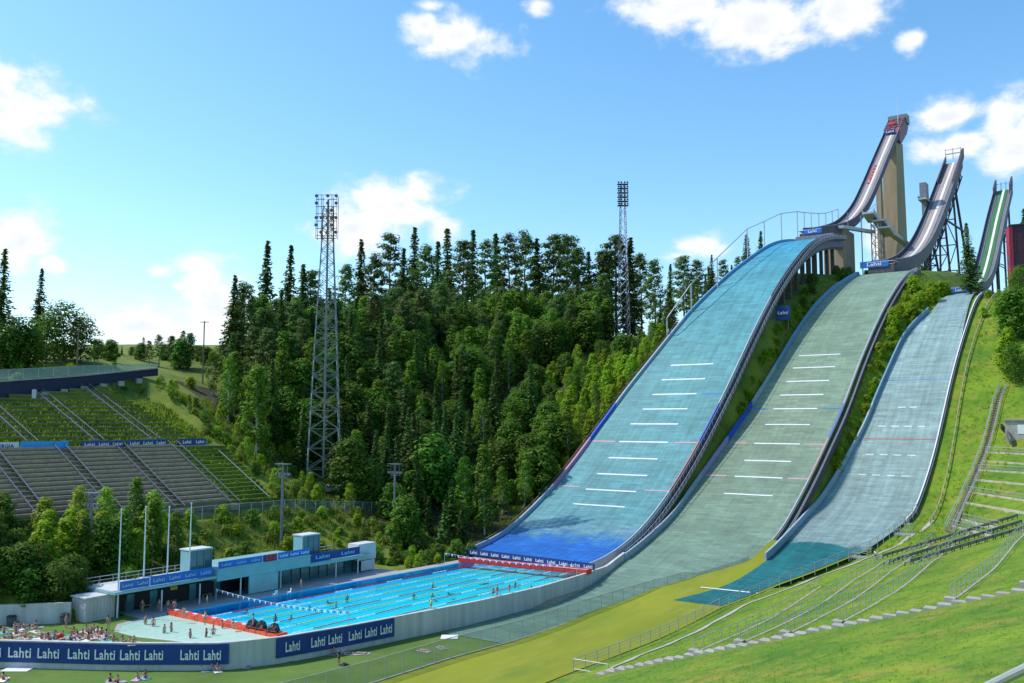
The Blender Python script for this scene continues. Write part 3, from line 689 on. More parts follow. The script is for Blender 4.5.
# ------------------------------------------------------------------ banners on the wall
def wall_banner(s0, s1, z0, z1, spots, label):
    b = MB(); S = frange(s0, s1, max(.8, (s1-s0)/14)); P = []
    for s in S:
        k = nearwall(s+.3)-nearwall(s-.3); nrm = (T-D*(k/.6)).normalized(); P.append(W(s, nearwall(s), 0)+nrm*.13)
    b.strip([p+ZUP*z0 for p in P], [p+ZUP*z1 for p in P])
    b.strip([p+ZUP*z0-T*.03 for p in P], [p+ZUP*z1-T*.03 for p in P])
    o = b.build('advertising_banner', 'banner_blue'); tag(o, label, 'banner', 'advertising banners on the pool wall')
    for px in spots:
        m = MB()
        s = frac_s(px); hw = interp(px, [(0,11.6),(120,10.2),(215,8.8),(280,7.4),(400,5.6)]); wide = (W(frac_s(px+hw), nearwall(frac_s(px+hw)))-W(frac_s(px-hw), nearwall(frac_s(px-hw)))).length; k = (nearwall(s+1)-nearwall(s-1))/2; ux = (D+T*k).normalized(); n = (T-D*k).normalized()
        put_word(m, 'Lahti', W(s, nearwall(s), z0+(z1-z0)*.26)+n*.24, ux, ZUP, (z1-z0)*.50, wide); m.build('lettering', 'letter_white', o)
_fs = {}
def frac_s(px, py=655):
    if px in _fs: return _fs[px]
    _fs[px] = _frac_s(px); return _fs[px]
def _frac_s(px):    # distance along the wall seen at a given picture column
    best = None
    for i in range(1200):
        s = -104+i*.09; p = W(s, nearwall(s), -1); v = p-CAM; w = v.dot(_F); x = 512+FPX*v.dot(_R)/w
        if best is None or abs(x-px) < best[0]: best = (abs(x-px), s)
    return best[1]
sa, sb = frac_s(-60), frac_s(229)
wall_banner(sa, sb, -2.1, .18, (-42,-9,20.5,50,79.5,106,131.5,154.5,190.5,212.5), 'long navy banner with a row of white words on the wall below the childrens pool')
sa2, sb2 = frac_s(276), frac_s(394)
wall_banner(sa2, sb2, -2.1, .22, (292,317.5,334.5,354,370,385), 'navy banner with six white words on the wall in front of the lane pool')

# blue banner and red padded barrier where the large hill meets the water
def foot_barrier():
    a, b = W(1.5, -16, 0), W(-.2, 13.0, 0); ux = (b-a).normalized(); n = -ux.cross(ZUP); n = n if n.dot(D) < 0 else -n
    mb = MB(); mb.box((a+b)/2+ZUP*.85, (b-a)/2, n*.06, ZUP*.6)
    o = mb.build('advertising_banner', 'banner_blue'); tag(o, 'navy banner with white words across the foot of the largest hill', 'banner')
    Lg = (b-a).length
    for k in range(11):
        m = MB(); put_word(m, 'Lahti', a+ux*(Lg*(k+.5)/11)+n*.1+ZUP*.55, ux if ux.dot(T) > 0 else -ux, ZUP, .6, 1.75); m.build('lettering', 'letter_white', o)
    mb = MB(); P = [W(-4.6+i*.17, -13+i*2.2, 0) for i in range(13)]
    for i, (p, q) in enumerate(zip(P, P[1:])):
        mb.cur = 0; mb.box((p+q)/2+ZUP*.42, (q-p)*.485, D*.75, ZUP*.42)
    mb.cur = 1
    mb.tube([p+ZUP*.86-D*.6 for p in P], .05, 4)
    o = mb.build('padded_barrier', ['red', 'letter_white']); tag(o, 'red padded barrier along the hill end of the pool', 'barrier')
foot_barrier()
def bulkhead():
    o = empty('floating_bulkhead', W(-62.3, -5, 0), 'bright red walkway dividing the childrens pool from the lanes', 'walkway')
    mb = MB(); n = 11
    for i in range(n):
        a = -16+i*22.6/n; mb.sbox(-63.1, -61.5, a+.06, a+22.6/n-.06, -.3, .5)
    mb.build('float_block', 'orange_red', o)
    for i in range(n): mb = MB(); a = -16+i*22.6/n; mb.sbox(-62.2, -61.9, a+.3, a+1.2, .5, .62); mb.build('white_pad', 'white_paint', o)
    mb = MB(); mb.tube([W(-63.05, -16, .75), W(-63.05, 6.4, .75)], .04, 4)
    for t in frange(-16, 6.4, 2.2): mb.bar(W(-63.05, t, .4), W(-63.05, t, .75), .03, 4)
    mb.build('edge_rail', 'red', o)
bulkhead()
def lump(mb, c, rx, ry, rz, seed, n=9, m=5):
    r = random.Random(seed); rows = []
    for j in range(m+1):
        ph = math.pi/2*j/m; rows.append([c+Vector((math.cos(2*math.pi*i/n)*rx*math.cos(ph)*r.uniform(.85,1.1), math.sin(2*math.pi*i/n)*ry*math.cos(ph)*r.uniform(.85,1.1), rz*math.sin(ph)*r.uniform(.85,1.1))) for i in range(n)])
    mb.ring(rows)
for i, (t, lab) in enumerate([(.9, 'black covered gear heap on the red walkway, leftmost of three'), (2.6, 'black covered gear heap on the red walkway, middle of three'), (4.9, 'black covered gear heap on the red walkway, rightmost of three')]):
    mb = MB(); lump(mb, W(-62.3, t, .48), .85, .9, 1.0, i); lump(mb, W(-62.5, t+.6, .48), .5, .6, .75, i+9)
    tag(mb.build('covered_gear', 'black'), lab, 'gear', 'black bundles on the red walkway')
def pennants(s0, t0, s1, t1, z, label, n):
    mb = MB(); A, B = W(s0, t0, z), W(s1, t1, z); P = []
    for i in range(n+1):
        f = i/n; P.append(A.lerp(B, f)-ZUP*(1.1*4*f*(1-f)*.5))
    o = empty('pennant_line', A, label, 'pennants', 'pennant lines over the pool')
    mb.tube(P, .02, 3)
    mb.build('cord', 'letter_white', o)
    for c in (0, 1):
        for i in range(c, n, 2):
            m = MB(); p, q = P[i], P[i+1]; m.add([p.lerp(q, .1), p.lerp(q, .8), p.lerp(q, .45)-ZUP*.42, p.lerp(q, .1)+D*.02, p.lerp(q, .8)+D*.02, p.lerp(q, .45)-ZUP*.42+D*.02], [(0,1,2), (5,4,3), (0,3,4,1), (1,4,5,2), (2,5,3,0)]); m.build('pennant', ['letter_white', 'banner_bright'][c], o)
    m = MB(); m.bar(W(s0, t0, 0), W(s0, t0, z+.1), .05); m.build('end_post', 'galvanised', o)
    m = MB(); m.bar(W(s1, t1, 0), W(s1, t1, z+.1), .05); m.build('end_post', 'galvanised', o)
pennants(-54.5, -17.2, -54, 9.2, 2.0, 'string of white and blue pennants over the water beside the red walkway', 46)
pennants(-8.5, -13.6, -6, 13, 2.0, 'string of white and blue pennants over the far end of the pool', 40)

# ------------------------------------------------------------------ in-runs
def track(prof, tc, hw, s0, s1, root, mats, wallm, wall_h, depth):
    S = frange(s0, s1, 2)
    side, mid, groove = mats
    mb = MB(); mb.ring([[W(s, tc-hw, prof(s)-depth), W(s, tc-hw, prof(s)), W(s, tc+hw, prof(s)), W(s, tc+hw, prof(s)-depth)] for s in S]); a = [W(S[0], tc-hw, prof(S[0])-depth), W(S[0], tc-hw, prof(S[0])), W(S[0], tc+hw, prof(S[0])), W(S[0], tc+hw, prof(S[0])-depth)]; mb.poly(a[::-1])
    a = [W(S[-1], tc-hw, prof(S[-1])-depth), W(S[-1], tc-hw, prof(S[-1])), W(S[-1], tc+hw, prof(S[-1])), W(S[-1], tc+hw, prof(S[-1])-depth)]; mb.poly(a)
    mb.build('ramp_deck', side, root)
    mb = MB(); mb.slab([W(s, tc-hw*.52, prof(s)+.02) for s in S], ZUP*.12, T*(hw*1.04)); mb.build('track_bed', mid, root)
    mb = MB(); mb.slab([W(s, tc-hw*.06, prof(s)+.15) for s in S], ZUP*.06, T*(hw*.24)); mb.build('ice_track', groove, root)
    for sg in (-1, 1):
        mb = MB(); mb.slab([W(s, tc+sg*hw-.12, prof(s)-depth*.9) for s in S], ZUP*(wall_h+depth*.9), T*.24); mb.build('side_wall', wallm, root)
        mb = MB(); mb.tube([W(s, tc+sg*hw, prof(s)+wall_h+.08) for s in S], .09, 4); mb.build('hand_rail', 'rail_steel', root)
    # steps on both sides of the track
    for sg in (-1, 1):
        mb = MB(); mb.slab([W(s+(k % 2)*.01, tc+sg*hw*.76-hw*.16, prof(s)+(.05 if k % 2 else .16)) for k, s in enumerate(frange(s0+1, s1-1, .9))], ZUP*.08, T*(hw*.32))
        mb.build('step_row', 'mid_steel', root)
in_big = Prof([(166,89.6),(176,91.4),(185,93.4),(203,98.3),(216,103.8),(229,111.2),(246,124.3),(262,137.3),(280,151.5),(292,161)], 5)
in_med = Prof([(157,74.2),(175,77.2),(190,80.8),(206,86.4),(222,94.6),(238,105),(250,113.2),(262,121.6),(284,137)], 8)
in_sml = Prof([(146,62.6),(152,63.4),(171,69),(180,74),(187,78.8),(199,87.5),(206,93),(231,110)], 4)
def inrun_large():
    r = empty('inrun_tower', W(275, 0, 80), 'tallest inrun tower with a sand coloured concrete pillar and a reddish top cabin', 'inrun tower', 'inruns above the jumping hills')
    track(in_big, 0, 3.1, 166, 290, r, ('track_grey','track_grey','track_white'), 'purple_steel', 1.3, 2.2)
    mb = MB(); rows = []
    for f in (0, 1):
        z = [70, 146.5][f]; s0 = [272, 278][f]; s1 = [293, 291][f]; h = [3.1, 2.8][f]
        za, zb_ = (z, z) if f == 0 else (in_big(278)-1.9, 150.5)
        rows.append([W(s0, -h, za), W(s0, h, za), W(s1, h, zb_), W(s1, -h, zb_)])
    mb.ring(rows); mb.poly(rows[1]); p = mb.build('concrete_pillar', 'tan_concrete', r)
    mb = MB(); mb.sbox(268, 271.5, -3.9, -1.9, 70, 138); mb.build('lift_shaft', 'tan_concrete', r)
    # cabin at the top: sloping box of red panels
    mb = MB(); rows = []
    for s, z1, z0, w in ((282, 153.6, 150, 3.4), (284.5, 156.3, 149, 3.7), (296, 165.0, 156.5, 3.7), (299, 164.4, 160, 3.7)):
        rows.append([W(s, -w, z0), W(s, -w, z1), W(s, w, z1), W(s, w, z0)])
    mb.ring(rows); mb.poly(rows[0][::-1]); mb.poly(rows[-1]); mb.build('top_cabin', 'tower_red', r)
    mb = MB()
    for s in frange(286, 295, 1.8):
        z = 156.3+(s-284.5)*.757; mb.sbox(s-.2, s+.2, -3.5, 3.5, z, z+.3)
    for t in (-3.5, -1.2, 1.2, 3.5): mb.bar(W(284.5, t, 156.5), W(296, t, 165.2), .16, 4)
    mb.build('cabin_lattice', 'purple_steel', r)
    mb = MB(); mb.box(W(281.3, -.2, 154.4), D*.25, T*2.3, ZUP*.9); sg = mb.build('start_sign', 'banner_blue', r)
    m = MB(); put_word(m, 'Lahti', W(280.95, -.2, 154.0), T, ZUP, .85, 3.2); m.build('lettering', 'letter_white', sg)
    mb = MB(); mb.box(W(288.6, -1.2, 160.2), D*.5+ZUP*.38, T*1.5, ZUP*.35); mb.build('red_sign', 'red', r)
    mb = MB(); mb.sbox(294.5, 299.5, -3.9, 4.3, 161.5, 165.6); mb.build('cabin_end', 'mid_steel', r)
    mb = MB(); mb.bar(W(289, 1.6, 156), W(289, 1.6, 172.5), .16, 5, .06); mb.build('antenna_mast', 'white_paint', r)
    sl = (in_big(258)-in_big(242))/16; ux = (D+ZUP*sl).normalized(); n = ux.cross(T).normalized(); n = n if n.z > 0 else -n
    m = MB(); put_word(m, 'LAHTI', W(250, -.4, (in_big(242)+in_big(258))/2+.5)+n*.1, ux, -T, 1.3, 17); m.build('lettering', 'red', r)
inrun_large()
def lattice(mb, s0, s1, t0, t1, z0, z1, r, step):
    for s, t in ((s0,t0),(s0,t1),(s1,t0),(s1,t1)): mb.bar(W(s,t,z0), W(s,t,z1), r, 4)
    z = z0; k = 0
    while z < z1-.1:
        y = min(z+step, z1)
        for a, b in (((s0,t0),(s0,t1)), ((s0,t1),(s1,t1)), ((s1,t1),(s1,t0)), ((s1,t0),(s0,t0))):
            p, q = (a, b) if k % 2 else (b, a)
            mb.bar(W(*p, z), W(*q, y), r*.6, 4); mb.bar(W(*a, y), W(*b, y), r*.6, 4)
        z = y; k += 1
def inrun_medium():
    r = empty('inrun_tower', W(240, 24.5, 78), 'middle inrun with a grey ramp on a dark steel lattice frame', 'inrun tower', 'inruns above the jumping hills')
    track(in_med, 24.5, 3.6, 157, 283, r, ('track_brown','track_grey','track_white'), 'purple_steel', 1.5, 3.0)
    mb = MB()
    for t in (21.4, 27.6):
        for s in frange(176, 276, 8):
            z = in_med(s)-2; s2 = s+8; zz = in_med(s2)-2
            mb.bar(W(s, t, z-5), W(s2, t, zz-5), .3, 4); mb.bar(W(s, t, z-5), W(s2, t, zz), .2, 4); mb.bar(W(s, t, z), W(s2, t, zz-5), .2, 4); mb.bar(W(s, t, z), W(s, t, z-5), .3, 4)
    mb.build('lattice_girder', 'dark_steel', r)
    for s in (200, 222, 244, 264):
        for t in (21.8, 27.2):
            mb = MB(); mb.bar(W(s, t, in_med(s)-6), W(s+2, t+(1 if t > 24 else -1), ground(s, t)-1), .45, 5); mb.build('support_leg', 'dark_steel', r)
    mb = MB()
    for s in (200, 222, 244, 264):
        for z in (.2, .5, .8):
            zz = ground(s, 24)+(in_med(s)-8-ground(s, 24))*z; mb.bar(W(s, 21.6, zz), W(s, 27.6, zz), .25, 4)
        za = ground(s, 24); zb = in_med(s)-8; mb.bar(W(s, 21.6, za), W(s, 27.6, (za+zb)/2), .2, 4); mb.bar(W(s, 27.6, (za+zb)/2), W(s, 21.6, zb), .2, 4)
    mb.build('cross_brace', 'dark_steel', r)
    mb = MB(); mb.bar(W(268, 27.5, in_med(268)-6), W(290, 28.6, ground(290, 28)-1), .55, 5); mb.build('support_leg', 'dark_steel', r)
    mb = MB(); mb.bar(W(250, 27.5, in_med(250)-9), W(280, 28.2, in_med(250)-9+1), .45, 5); mb.build('cross_brace', 'dark_steel', r)
    mb = MB(); mb.slab([W(264, 21.2, in_med(264)-.5), W(285, 21.2, 137.6)], ZUP*2.6, T*.4); mb.slab([W(262, 27.4, in_med(262)-2), W(287, 27.4, 139)], ZUP*4.2, T*.9); mb.build('start_wall', 'purple_steel', r)
    mb = MB()
    for t in (21.5, 24.5, 27.5): mb.bar(W(283.5, t, 138), W(283.5, t, 143), .14, 4)
    mb.bar(W(283.5, 21.5, 142.4), W(283.5, 27.5, 142.4), .14, 4); mb.bar(W(283.5, 21.5, 140.6), W(283.5, 27.5, 140.6), .3, 4); mb.build('start_gate', 'galvanised', r)
    # small service cabin on the left of the ramp
    mb = MB(); mb.sbox(243, 248, 18.6, 21, 113, 119.8); mb.sbox(244, 247.4, 19, 20.6, 85, 113); mb.build('service_cabin', 'mid_steel', r)
    mb = MB(); mb.sbox(241, 248, 18.2, 21.4, 112.6, 113.2); mb.sbox(241, 248, 18.2, 18.3, 113.2, 114.4); mb.build('cabin_balcony', 'galvanised', r)
inrun_medium()
def inrun_small():
    r = empty('inrun_tower', W(200, 49.5, 66), 'smallest inrun with a green lined ramp beside the red building', 'inrun tower', 'inruns above the jumping hills')
    track(in_sml, 49.5, 2.9, 146, 230, r, ('track_brown','track_green','track_white'), 'purple_steel', 1.3, 1.8)
    for s in (188, 208, 224):
        for t in (47.4, 51.6):
            mb = MB(); mb.bar(W(s, t, in_sml(s)-1.8), W(s+1, t, ground(s, t)-1), .35, 5); mb.build('support_leg', 'dark_steel', r)
    mb = MB()
    for a, b in ((188,208),(208,224)):
        for t in (47.4, 51.6): mb.bar(W(a, t, in_sml(a)-3), W(b, t, in_sml(b)-16), .2, 4); mb.bar(W(a, t, in_sml(a)-9), W(b, t, in_sml(b)-3), .2, 4)
    for s in (208, 224):
        for z in (4, 9, 14): mb.bar(W(s, 47.4, in_sml(s)-z), W(s, 51.6, in_sml(s)-z-3), .2, 4)
    mb.build('cross_brace', 'dark_steel', r)
    mb = MB(); mb.slab([W(226, 46.6, 106.8), W(232, 46.6, 111)], ZUP*3, T*.6); mb.slab([W(226, 51.8, 106.8), W(232, 51.8, 111)], ZUP*3.6, T*.6); mb.build('start_wall', 'purple_steel', r)
    mb = MB()
    for t in (47.2, 48.7, 50.3, 51.8): mb.bar(W(230.5, t, 108.5), W(230.5, t, 112.6), .12, 4)
    mb.bar(W(230.5, 47.2, 112), W(230.5, 51.8, 112), .12, 4); mb.build('start_gate', 'galvanised', r)
inrun_small()
# take-off structures with their signs
def takeoff(name, label, s, tc, hw, z0, z1, sign, word_w):
    o = empty(name, W(s, tc, z0), label, 'take-off table', 'take-off tables at the lips of the hills')
    mb = MB(); mb.sbox(s, s+3.2, tc-hw, tc+hw, z0, z1-.9); mb.build('base_wall', 'dark_concrete', o)
    mb = MB(); mb.sbox(s-.35, s+4, tc-hw-.3, tc+hw+.3, z1, z1+.14); mb.build('platform_edge', 'white_paint', o)
    mb = MB(); mb.box(W(s-.15, sign[0], (z1-.9+z1)/2-.05), D*.14, T*sign[1], ZUP*(sign[2]/2)); b = mb.build('sign_board', 'banner_bright', o)
    m = MB(); put_word(m, 'Lahti', W(s-.36, sign[0], (z1-.95+z1)/2-.05-sign[2]*.24), T, ZUP, sign[2]*.5, word_w); m.build('lettering', 'letter_white', b)
takeoff('takeoff_table', 'take-off edge of the middle hill with a bright blue sign under the grey ramp', 153.5, 24.5, 3.8, 68.5, 74.6, (22.6, 4.2, 2.0), 4.2)
takeoff('takeoff_table', 'take-off edge of the smallest hill, white slab with a blue sign', 143, 48.6, 3.0, 60, 63.2, (48.2, 2.9, 1.5), 2.6)
takeoff('takeoff_table', 'take-off edge of the largest hill with a small blue sign on the knoll', 164.5, -.5, 3.4, 86.2, 89.6, (.5, 3.0, 1.7), 2.8)
def knoll_sign():
    p = atT(783, 313, 12.6); s, t = ST(p)
    o = empty('hill_sign', W(s, t, ground(s, t)), 'square navy sign with a white word between the turquoise and green slopes', 'sign')
    ux = (T*.9+D*.2).normalized()
    n = ux.cross(ZUP).normalized(); n = n if n.y < 0 else -n
    mb = MB(); mb.box(p, ux*1.75, n*.08, ZUP*1.9); b = mb.build('sign_board', 'banner_blue', o)
    m = MB(); put_word(m, 'Lahti', p+n*.12-ZUP*.3, ux, ZUP, .85, 2.6); m.build('lettering', 'letter_white', b)
    m = MB()
    for k in (-1.3, 1.3): m.bar(p+ux*k-ZUP*1.8-n*.15, Vector((p+ux*k).to_2d().to_3d())+ZUP*(ground(s, t)-.5)-n*.15, .09, 4)
    m.build('sign_frame', 'mid_steel', o)
knoll_sign()
# coaches' stand: tilted decks on a steel tower between the two larger in-runs
def coach_stand():
    s, t = 205, 11.5; zb = ground(s, t)
    o = empty('coach_stand', W(s, t, zb), 'grey steel coaches stand with tilted decks between the two tall inruns', 'stand')
    mb = MB(); lattice(mb, s-2.5, s+2.5, t-1.6, t+1.6, zb-1, 97, .16, 3.2); mb.build('lattice_tower', 'mid_steel', o)
    for k, (ds, dt, z) in enumerate(((-3, -1.5, 99.5), (1, 1.0, 97.2), (-1, 3.2, 94.0))):
        mb = MB(); mb.box(W(s+ds, t+dt, z), (D*4+ZUP*-.9), T*2.0, ZUP*.3); mb.box(W(s+ds, t+dt-2.0, z+.9), D*4+ZUP*-.9, T*.05, ZUP*.55); mb.box(W(s+ds, t+dt+2.0, z+.9), D*4+ZUP*-.9, T*.05, ZUP*.55); mb.build('tilted_deck', 'galvanised', o)
    mb = MB(); mb.slab([W(s+3, t+1, 95.2), W(s+16, t+8.2, 88)], ZUP*1.3, T*2.2); mb.build('access_ramp', 'galvanised', o)
    mb = MB(); mb.slab([W(s-22, 3.6, 92.8), W(s-2, t-2, 93.6)], ZUP*1.1, T*1.8); mb.build('foot_bridge', 'galvanised', o)
    for ss in (-18, -10, -4):
        mb = MB(); mb.bar(W(s+ss, 6+(ss+18)*.3, ground(s+ss, 7)-1), W(s+ss, 6+(ss+18)*.3, 99.0), .2, 4); mb.build('bridge_post', 'mid_steel', o)
    mb = MB(); mb.bar(W(s-8, 7.5, 99), W(s+8, 10.5, 107.5), .14, 4); mb.bar(W(s-8, 7.5, 97.8), W(s+8, 10.5, 106.3), .10, 4); mb.build('hand_rail', 'galvanised', o)
coach_stand()
# cable fence along the left side of the large hill and over the knoll
def knoll_cable():
    top = [(667,318),(691,284),(717,258),(747,229),(764,221.5),(781,213.5),(797,211.5),(804,212.5),(811,213),(818.5,213.5),(825.5,213),(832,211.5),(838,209)]
    o = empty('cable_fence', W(90, -14, 58), 'tall posts carrying a thick cable along the left edge of the turquoise hill', 'fence')
    P = []
    for i, (x, y) in enumerate(top):
        t = interp(x, [(667,-13.8),(717,-8.2),(747,-5.8),(780,-4.6),(840,-4.2)]); p = atT(x, y, t); P.append(p)
        s, tt = ST(p); base = (ground(s, tt) if s < 95 else (big(s) if s < 168 else in_big(s)))-.3
        mb = MB(); mb.bar(Vector((p.x, p.y, min(base, p.z-1.5))), p, .17, 5); mb.build('post', 'galvanised', o)
    mb = MB(); mb.tube(P, .15, 5); mb.build('cable', 'galvanised', o)
    mb = MB(); mb.tube([P[0]-ZUP*1.2-D*.5, P[0]], .12, 4); mb.build('stay', 'galvanised', o)
knoll_cable()
# long dark fence rail on the lower left edge of the large hill
def left_edge_fence():
    o = empty('timber_fence', W(10, -19.4, 0), 'dark timber rail fence climbing the left edge of the largest hill', 'fence')
    S = frange(3, 88, 2.2); mb = MB()
    for dz in (.35, .95): mb.tube([W(s, bigL(s)-.75, big(s)+dz) for s in S], .08, 4)
    mb.build('rail', 'wood', o)
    for s in S:
        mb = MB(); mb.bar(W(s, bigL(s)-.75, big(s)-2.4), W(s, bigL(s)-.75, big(s)+1.05), .09, 4); mb.build('post', 'wood', o)
left_edge_fence()
def right_edge_fence():
    o = empty('timber_fence', W(40, 57, 8), 'grey timber rail running up the grass right of the pale blue hill', 'fence')
    S = frange(38, 132, 2.6); mb = MB(); f = lambda s: 58.2+.8*math.sin(s*.05)
    mb.tube([W(s, f(s), ground(s, f(s))+.85) for s in S], .11, 4); mb.build('rail', 'grey_wood', o)
    for s in S:
        mb = MB(); mb.bar(W(s, f(s), ground(s, f(s))-.3), W(s, f(s), ground(s, f(s))+.9), .1, 4); mb.build('post', 'grey_wood', o)
right_edge_fence()
def red_building():
    o = empty('red_building', W(165, 60, 62), 'red building with a front coloured dark for shade at the right of the small inrun', 'building')
    p = atT(1010, 226, 61); s, t = ST(p); zt = p.z
    a = Vector((p.x, p.y, 0)); ux = Vector((.93, -.37, 0)).normalized(); uy = Vector((.37, .93, 0)).normalized()
    zb = ground(s, t)-2
    mb = MB(); c = a+ux*8+uy*3
    mb.box(c+ZUP*((zt+zb)/2), ux*8, uy*3, ZUP*((zt-zb)/2)); mb.build('wall', 'shaded_red_wall', o)  # shade of the front is put into this darker red
    mb = MB(); mb.box(a-ux*.2+uy*3+ZUP*((zt+zb)/2), ux*.16, uy*3.03, ZUP*((zt-zb)/2-.1)); mb.box(a+ux*.25-uy*.06+ZUP*((zt+zb)/2), ux*.25, uy*.05, ZUP*((zt-zb)/2-.1)); mb.build('lit_side_face', 'lit_red_wall', o)  # sunlit left face, its light put in as brighter red
    mb = MB(); mb.box(a+ux*8+uy*3+ZUP*(zt+.2), ux*8.3, uy*3.3, ZUP*.2); mb.build('roof_edge', 'dark_steel', o)
    mb = MB(); mb.box(a-ux*.4+uy*3+ZUP*(zb+(zt-zb)*.55), ux*.05, uy*1.2, ZUP*1.1); mb.build('window', 'teal_glass', o)
    mb = MB()
    for k in range(8): mb.box(a+ux*(1.2+k*1.9)-uy*.03+ZUP*((zt+zb)/2), ux*.05, uy*.05, ZUP*((zt-zb)/2-.2))
    mb.build('wall_batten', 'dark_steel', o)
red_building()

# ------------------------------------------------------------------ floodlight masts and poles
def mast_large():
    zb = ground(1.5, -57)-.5; base = W(1.5, -57, zb); top = 75.6
    o = empty('floodlight_mast', base, 'tall steel lattice floodlight mast standing in front of the forest', 'floodlight mast', 'lattice floodlight masts')
    ax = [Vector((1,0,0)), Vector((0,1,0))]
    legs = []
    H = top-zb
    def corner(i, z):
        f = (z-zb)/H; w = interp(f, [(0,3.7),(.5,2.4),(.83,1.35),(1,1.1)])
        c = math.pi/4+math.pi/2*i+.25; return Vector((base.x, base.y, z))+Vector((math.cos(c)*w*1.41, math.sin(c)*w*1.41, 0))
    zs = [zb]; 
    while zs[-1] < top-2: zs.append(zs[-1]+interp((zs[-1]-zb)/H, [(0,4.6),(.8,2.6),(1,2.2)]))
    for i in range(4):
        mb = MB()
        for a, b in zip(zs, zs[1:]): mb.bar(corner(i, a), corner(i, b), .125, 4)
        mb.build('leg', 'mast_steel', o)
    mb = MB()
    for i in range(4):
        j = (i+1) % 4
        for k, (a, b) in enumerate(zip(zs, zs[1:])):
            mb.bar(corner(i, a), corner(j, b), .085, 4); mb.bar(corner(j, a), corner(i, b), .085, 4); mb.bar(corner(i, b), corner(j, b), .06, 4)
    mb.build('lattice', 'mast_steel', o)
    mb = MB(); mb.bar(base, Vector((base.x, base.y, top)), .26, 6); mb.build('cable_shaft', 'mast_steel', o)
    lampb = None
    mb = MB(); lm = []
    for r in range(6):
        z = top-.4-r*1.65
        for sg in (-1, 1):
            c = Vector((base.x+sg*1.35, base.y-1.7, z)); mb.box(c, Vector((.95,0,0)), Vector((0,.07,0)), ZUP*.06)
        for x in (-2.2, -1.1, .3, 1.2, 2.2):
            lm.append(Vector((base.x+x, base.y-1.9, z+.75)))
    for x in (-2.3, -1.15, 1.15, 2.3):
        mb.bar(Vector((base.x+x, base.y-1.7, top-9.3)), Vector((base.x+x, base.y-1.7, top+.6)), .07, 4); mb.bar(Vector((base.x+x, base.y, top-9.3)), Vector((base.x+x, base.y, top+.6)), .07, 4)
    for z in (top+.6, top-4.3, top-9.3): mb.bar(Vector((base.x-2.3, base.y-1.7, z)), Vector((base.x+2.3, base.y-1.7, z)), .08, 4)
    mb.build('lamp_gallery', 'dark_steel', o)
    first = None
    for c in lm:
        if rnd.random() < .22: continue
        if first is None:
            m = MB(); m.bar(c+Vector((0,.3,.08)), c+Vector((0,-.25,-.06)), .2, 8, .4); first = m.build('floodlight', 'lamp_glass', o); fc = c
        else:
            q = first.copy(); COL.objects.link(q); q.parent = o; q.location = c-fc
    m = MB(); m.box(base+ZUP*.4, Vector((4.3,0,0)), Vector((0,4.3,0)), ZUP*.5); m.build('footing', 'concrete', o)
mast_large()
def mast_far():
    p = atT(622.5, 184, -55); s, t = ST(p); zb = ground(s, t)-.5; base = Vector((p.x, p.y, zb)); top = p.z
    o = empty('floodlight_mast', base, 'distant floodlight mast rising out of the pines on the ridge', 'floodlight mast', 'lattice floodlight masts')
    mb = MB()
    for i in range(4):
        c = math.pi/2*i+.4
        mb.bar(base+Vector((math.cos(c)*2.6, math.sin(c)*2.6, 0)), Vector((base.x+math.cos(c)*.9, base.y+math.sin(c)*.9, top)), .14, 4)
    z = zb; k = 0
    while z < top-2.5:
        f = (z-zb)/(top-zb); w = 2.6-1.7*f; g = (z+2.8-zb)/(top-zb); w2 = 2.6-1.7*g
        for i in range(4):
            c = math.pi/2*i+.4; e = c+math.pi/2
            mb.bar(base+Vector((math.cos(c)*w, math.sin(c)*w, z-zb)), base+Vector((math.cos(e)*w2, math.sin(e)*w2, z+2.8-zb)), .08, 3)
        z += 2.8
    mb.build('lattice', 'mid_steel', o)
    mb = MB()
    for r in range(6):
        z = top-.3-r*1.5; mb.box(Vector((base.x, base.y-.6, z)), Vector((1.9,0,0)), Vector((0,.9,0)), ZUP*.06)
        for x in (-1.5, -.6, .6, 1.5): mb.bar(Vector((base.x+x, base.y-.9, z+.6)), Vector((base.x+x, base.y-1.5, z+.5)), .22, 6, .36)
    mb.build('lamp_gallery', 'purple_steel', o)
mast_far()
def lamp_pole(px, py_top, py_base, t, label):
    p = atT(px, py_top, t); s, tt = ST(p); zb = ground(s, tt)-.4; b = Vector((p.x, p.y, zb))
    o = empty('floodlight_pole', b, label, 'floodlight pole', 'steel poles with a floodlight crossbar')
    m = MB(); m.bar(b, p, .28, 8, .22); m.build('pole', 'mid_steel', o)
    m = MB(); m.box(p, D*.2+T*1.5, D*.5, ZUP*.08); m.bar(p-T*1.9-ZUP*1.6, p+T*1.9-ZUP*1.6, .08, 4)
    for k in (-1.2, 1.2): m.bar(p+T*k-ZUP*2.2, p+T*k+ZUP*.05, .07, 4)
    m.bar(p-T*1.4-ZUP*2.3, p+T*1.4-ZUP*2.3, .08, 4); m.build('crossbar', 'mid_steel', o)
    for k in (-1.5, -.6, .6, 1.5):
        m = MB(); m.box(p+T*k*1.1-ZUP*1.75+T*.05, T*.28, D*.2, ZUP*.22); m.build('lamp_head', 'lamp_glass', o)
lamp_pole(92, 493, 572, -35, 'grey steel floodlight pole among the bushes behind the flagpoles')
lamp_pole(283, 464, 540, -35, 'grey steel floodlight pole on the slope behind the bath building')
lamp_pole(395, 464, 500, -37, 'grey steel floodlight pole half hidden by trees right of the lattice mast')
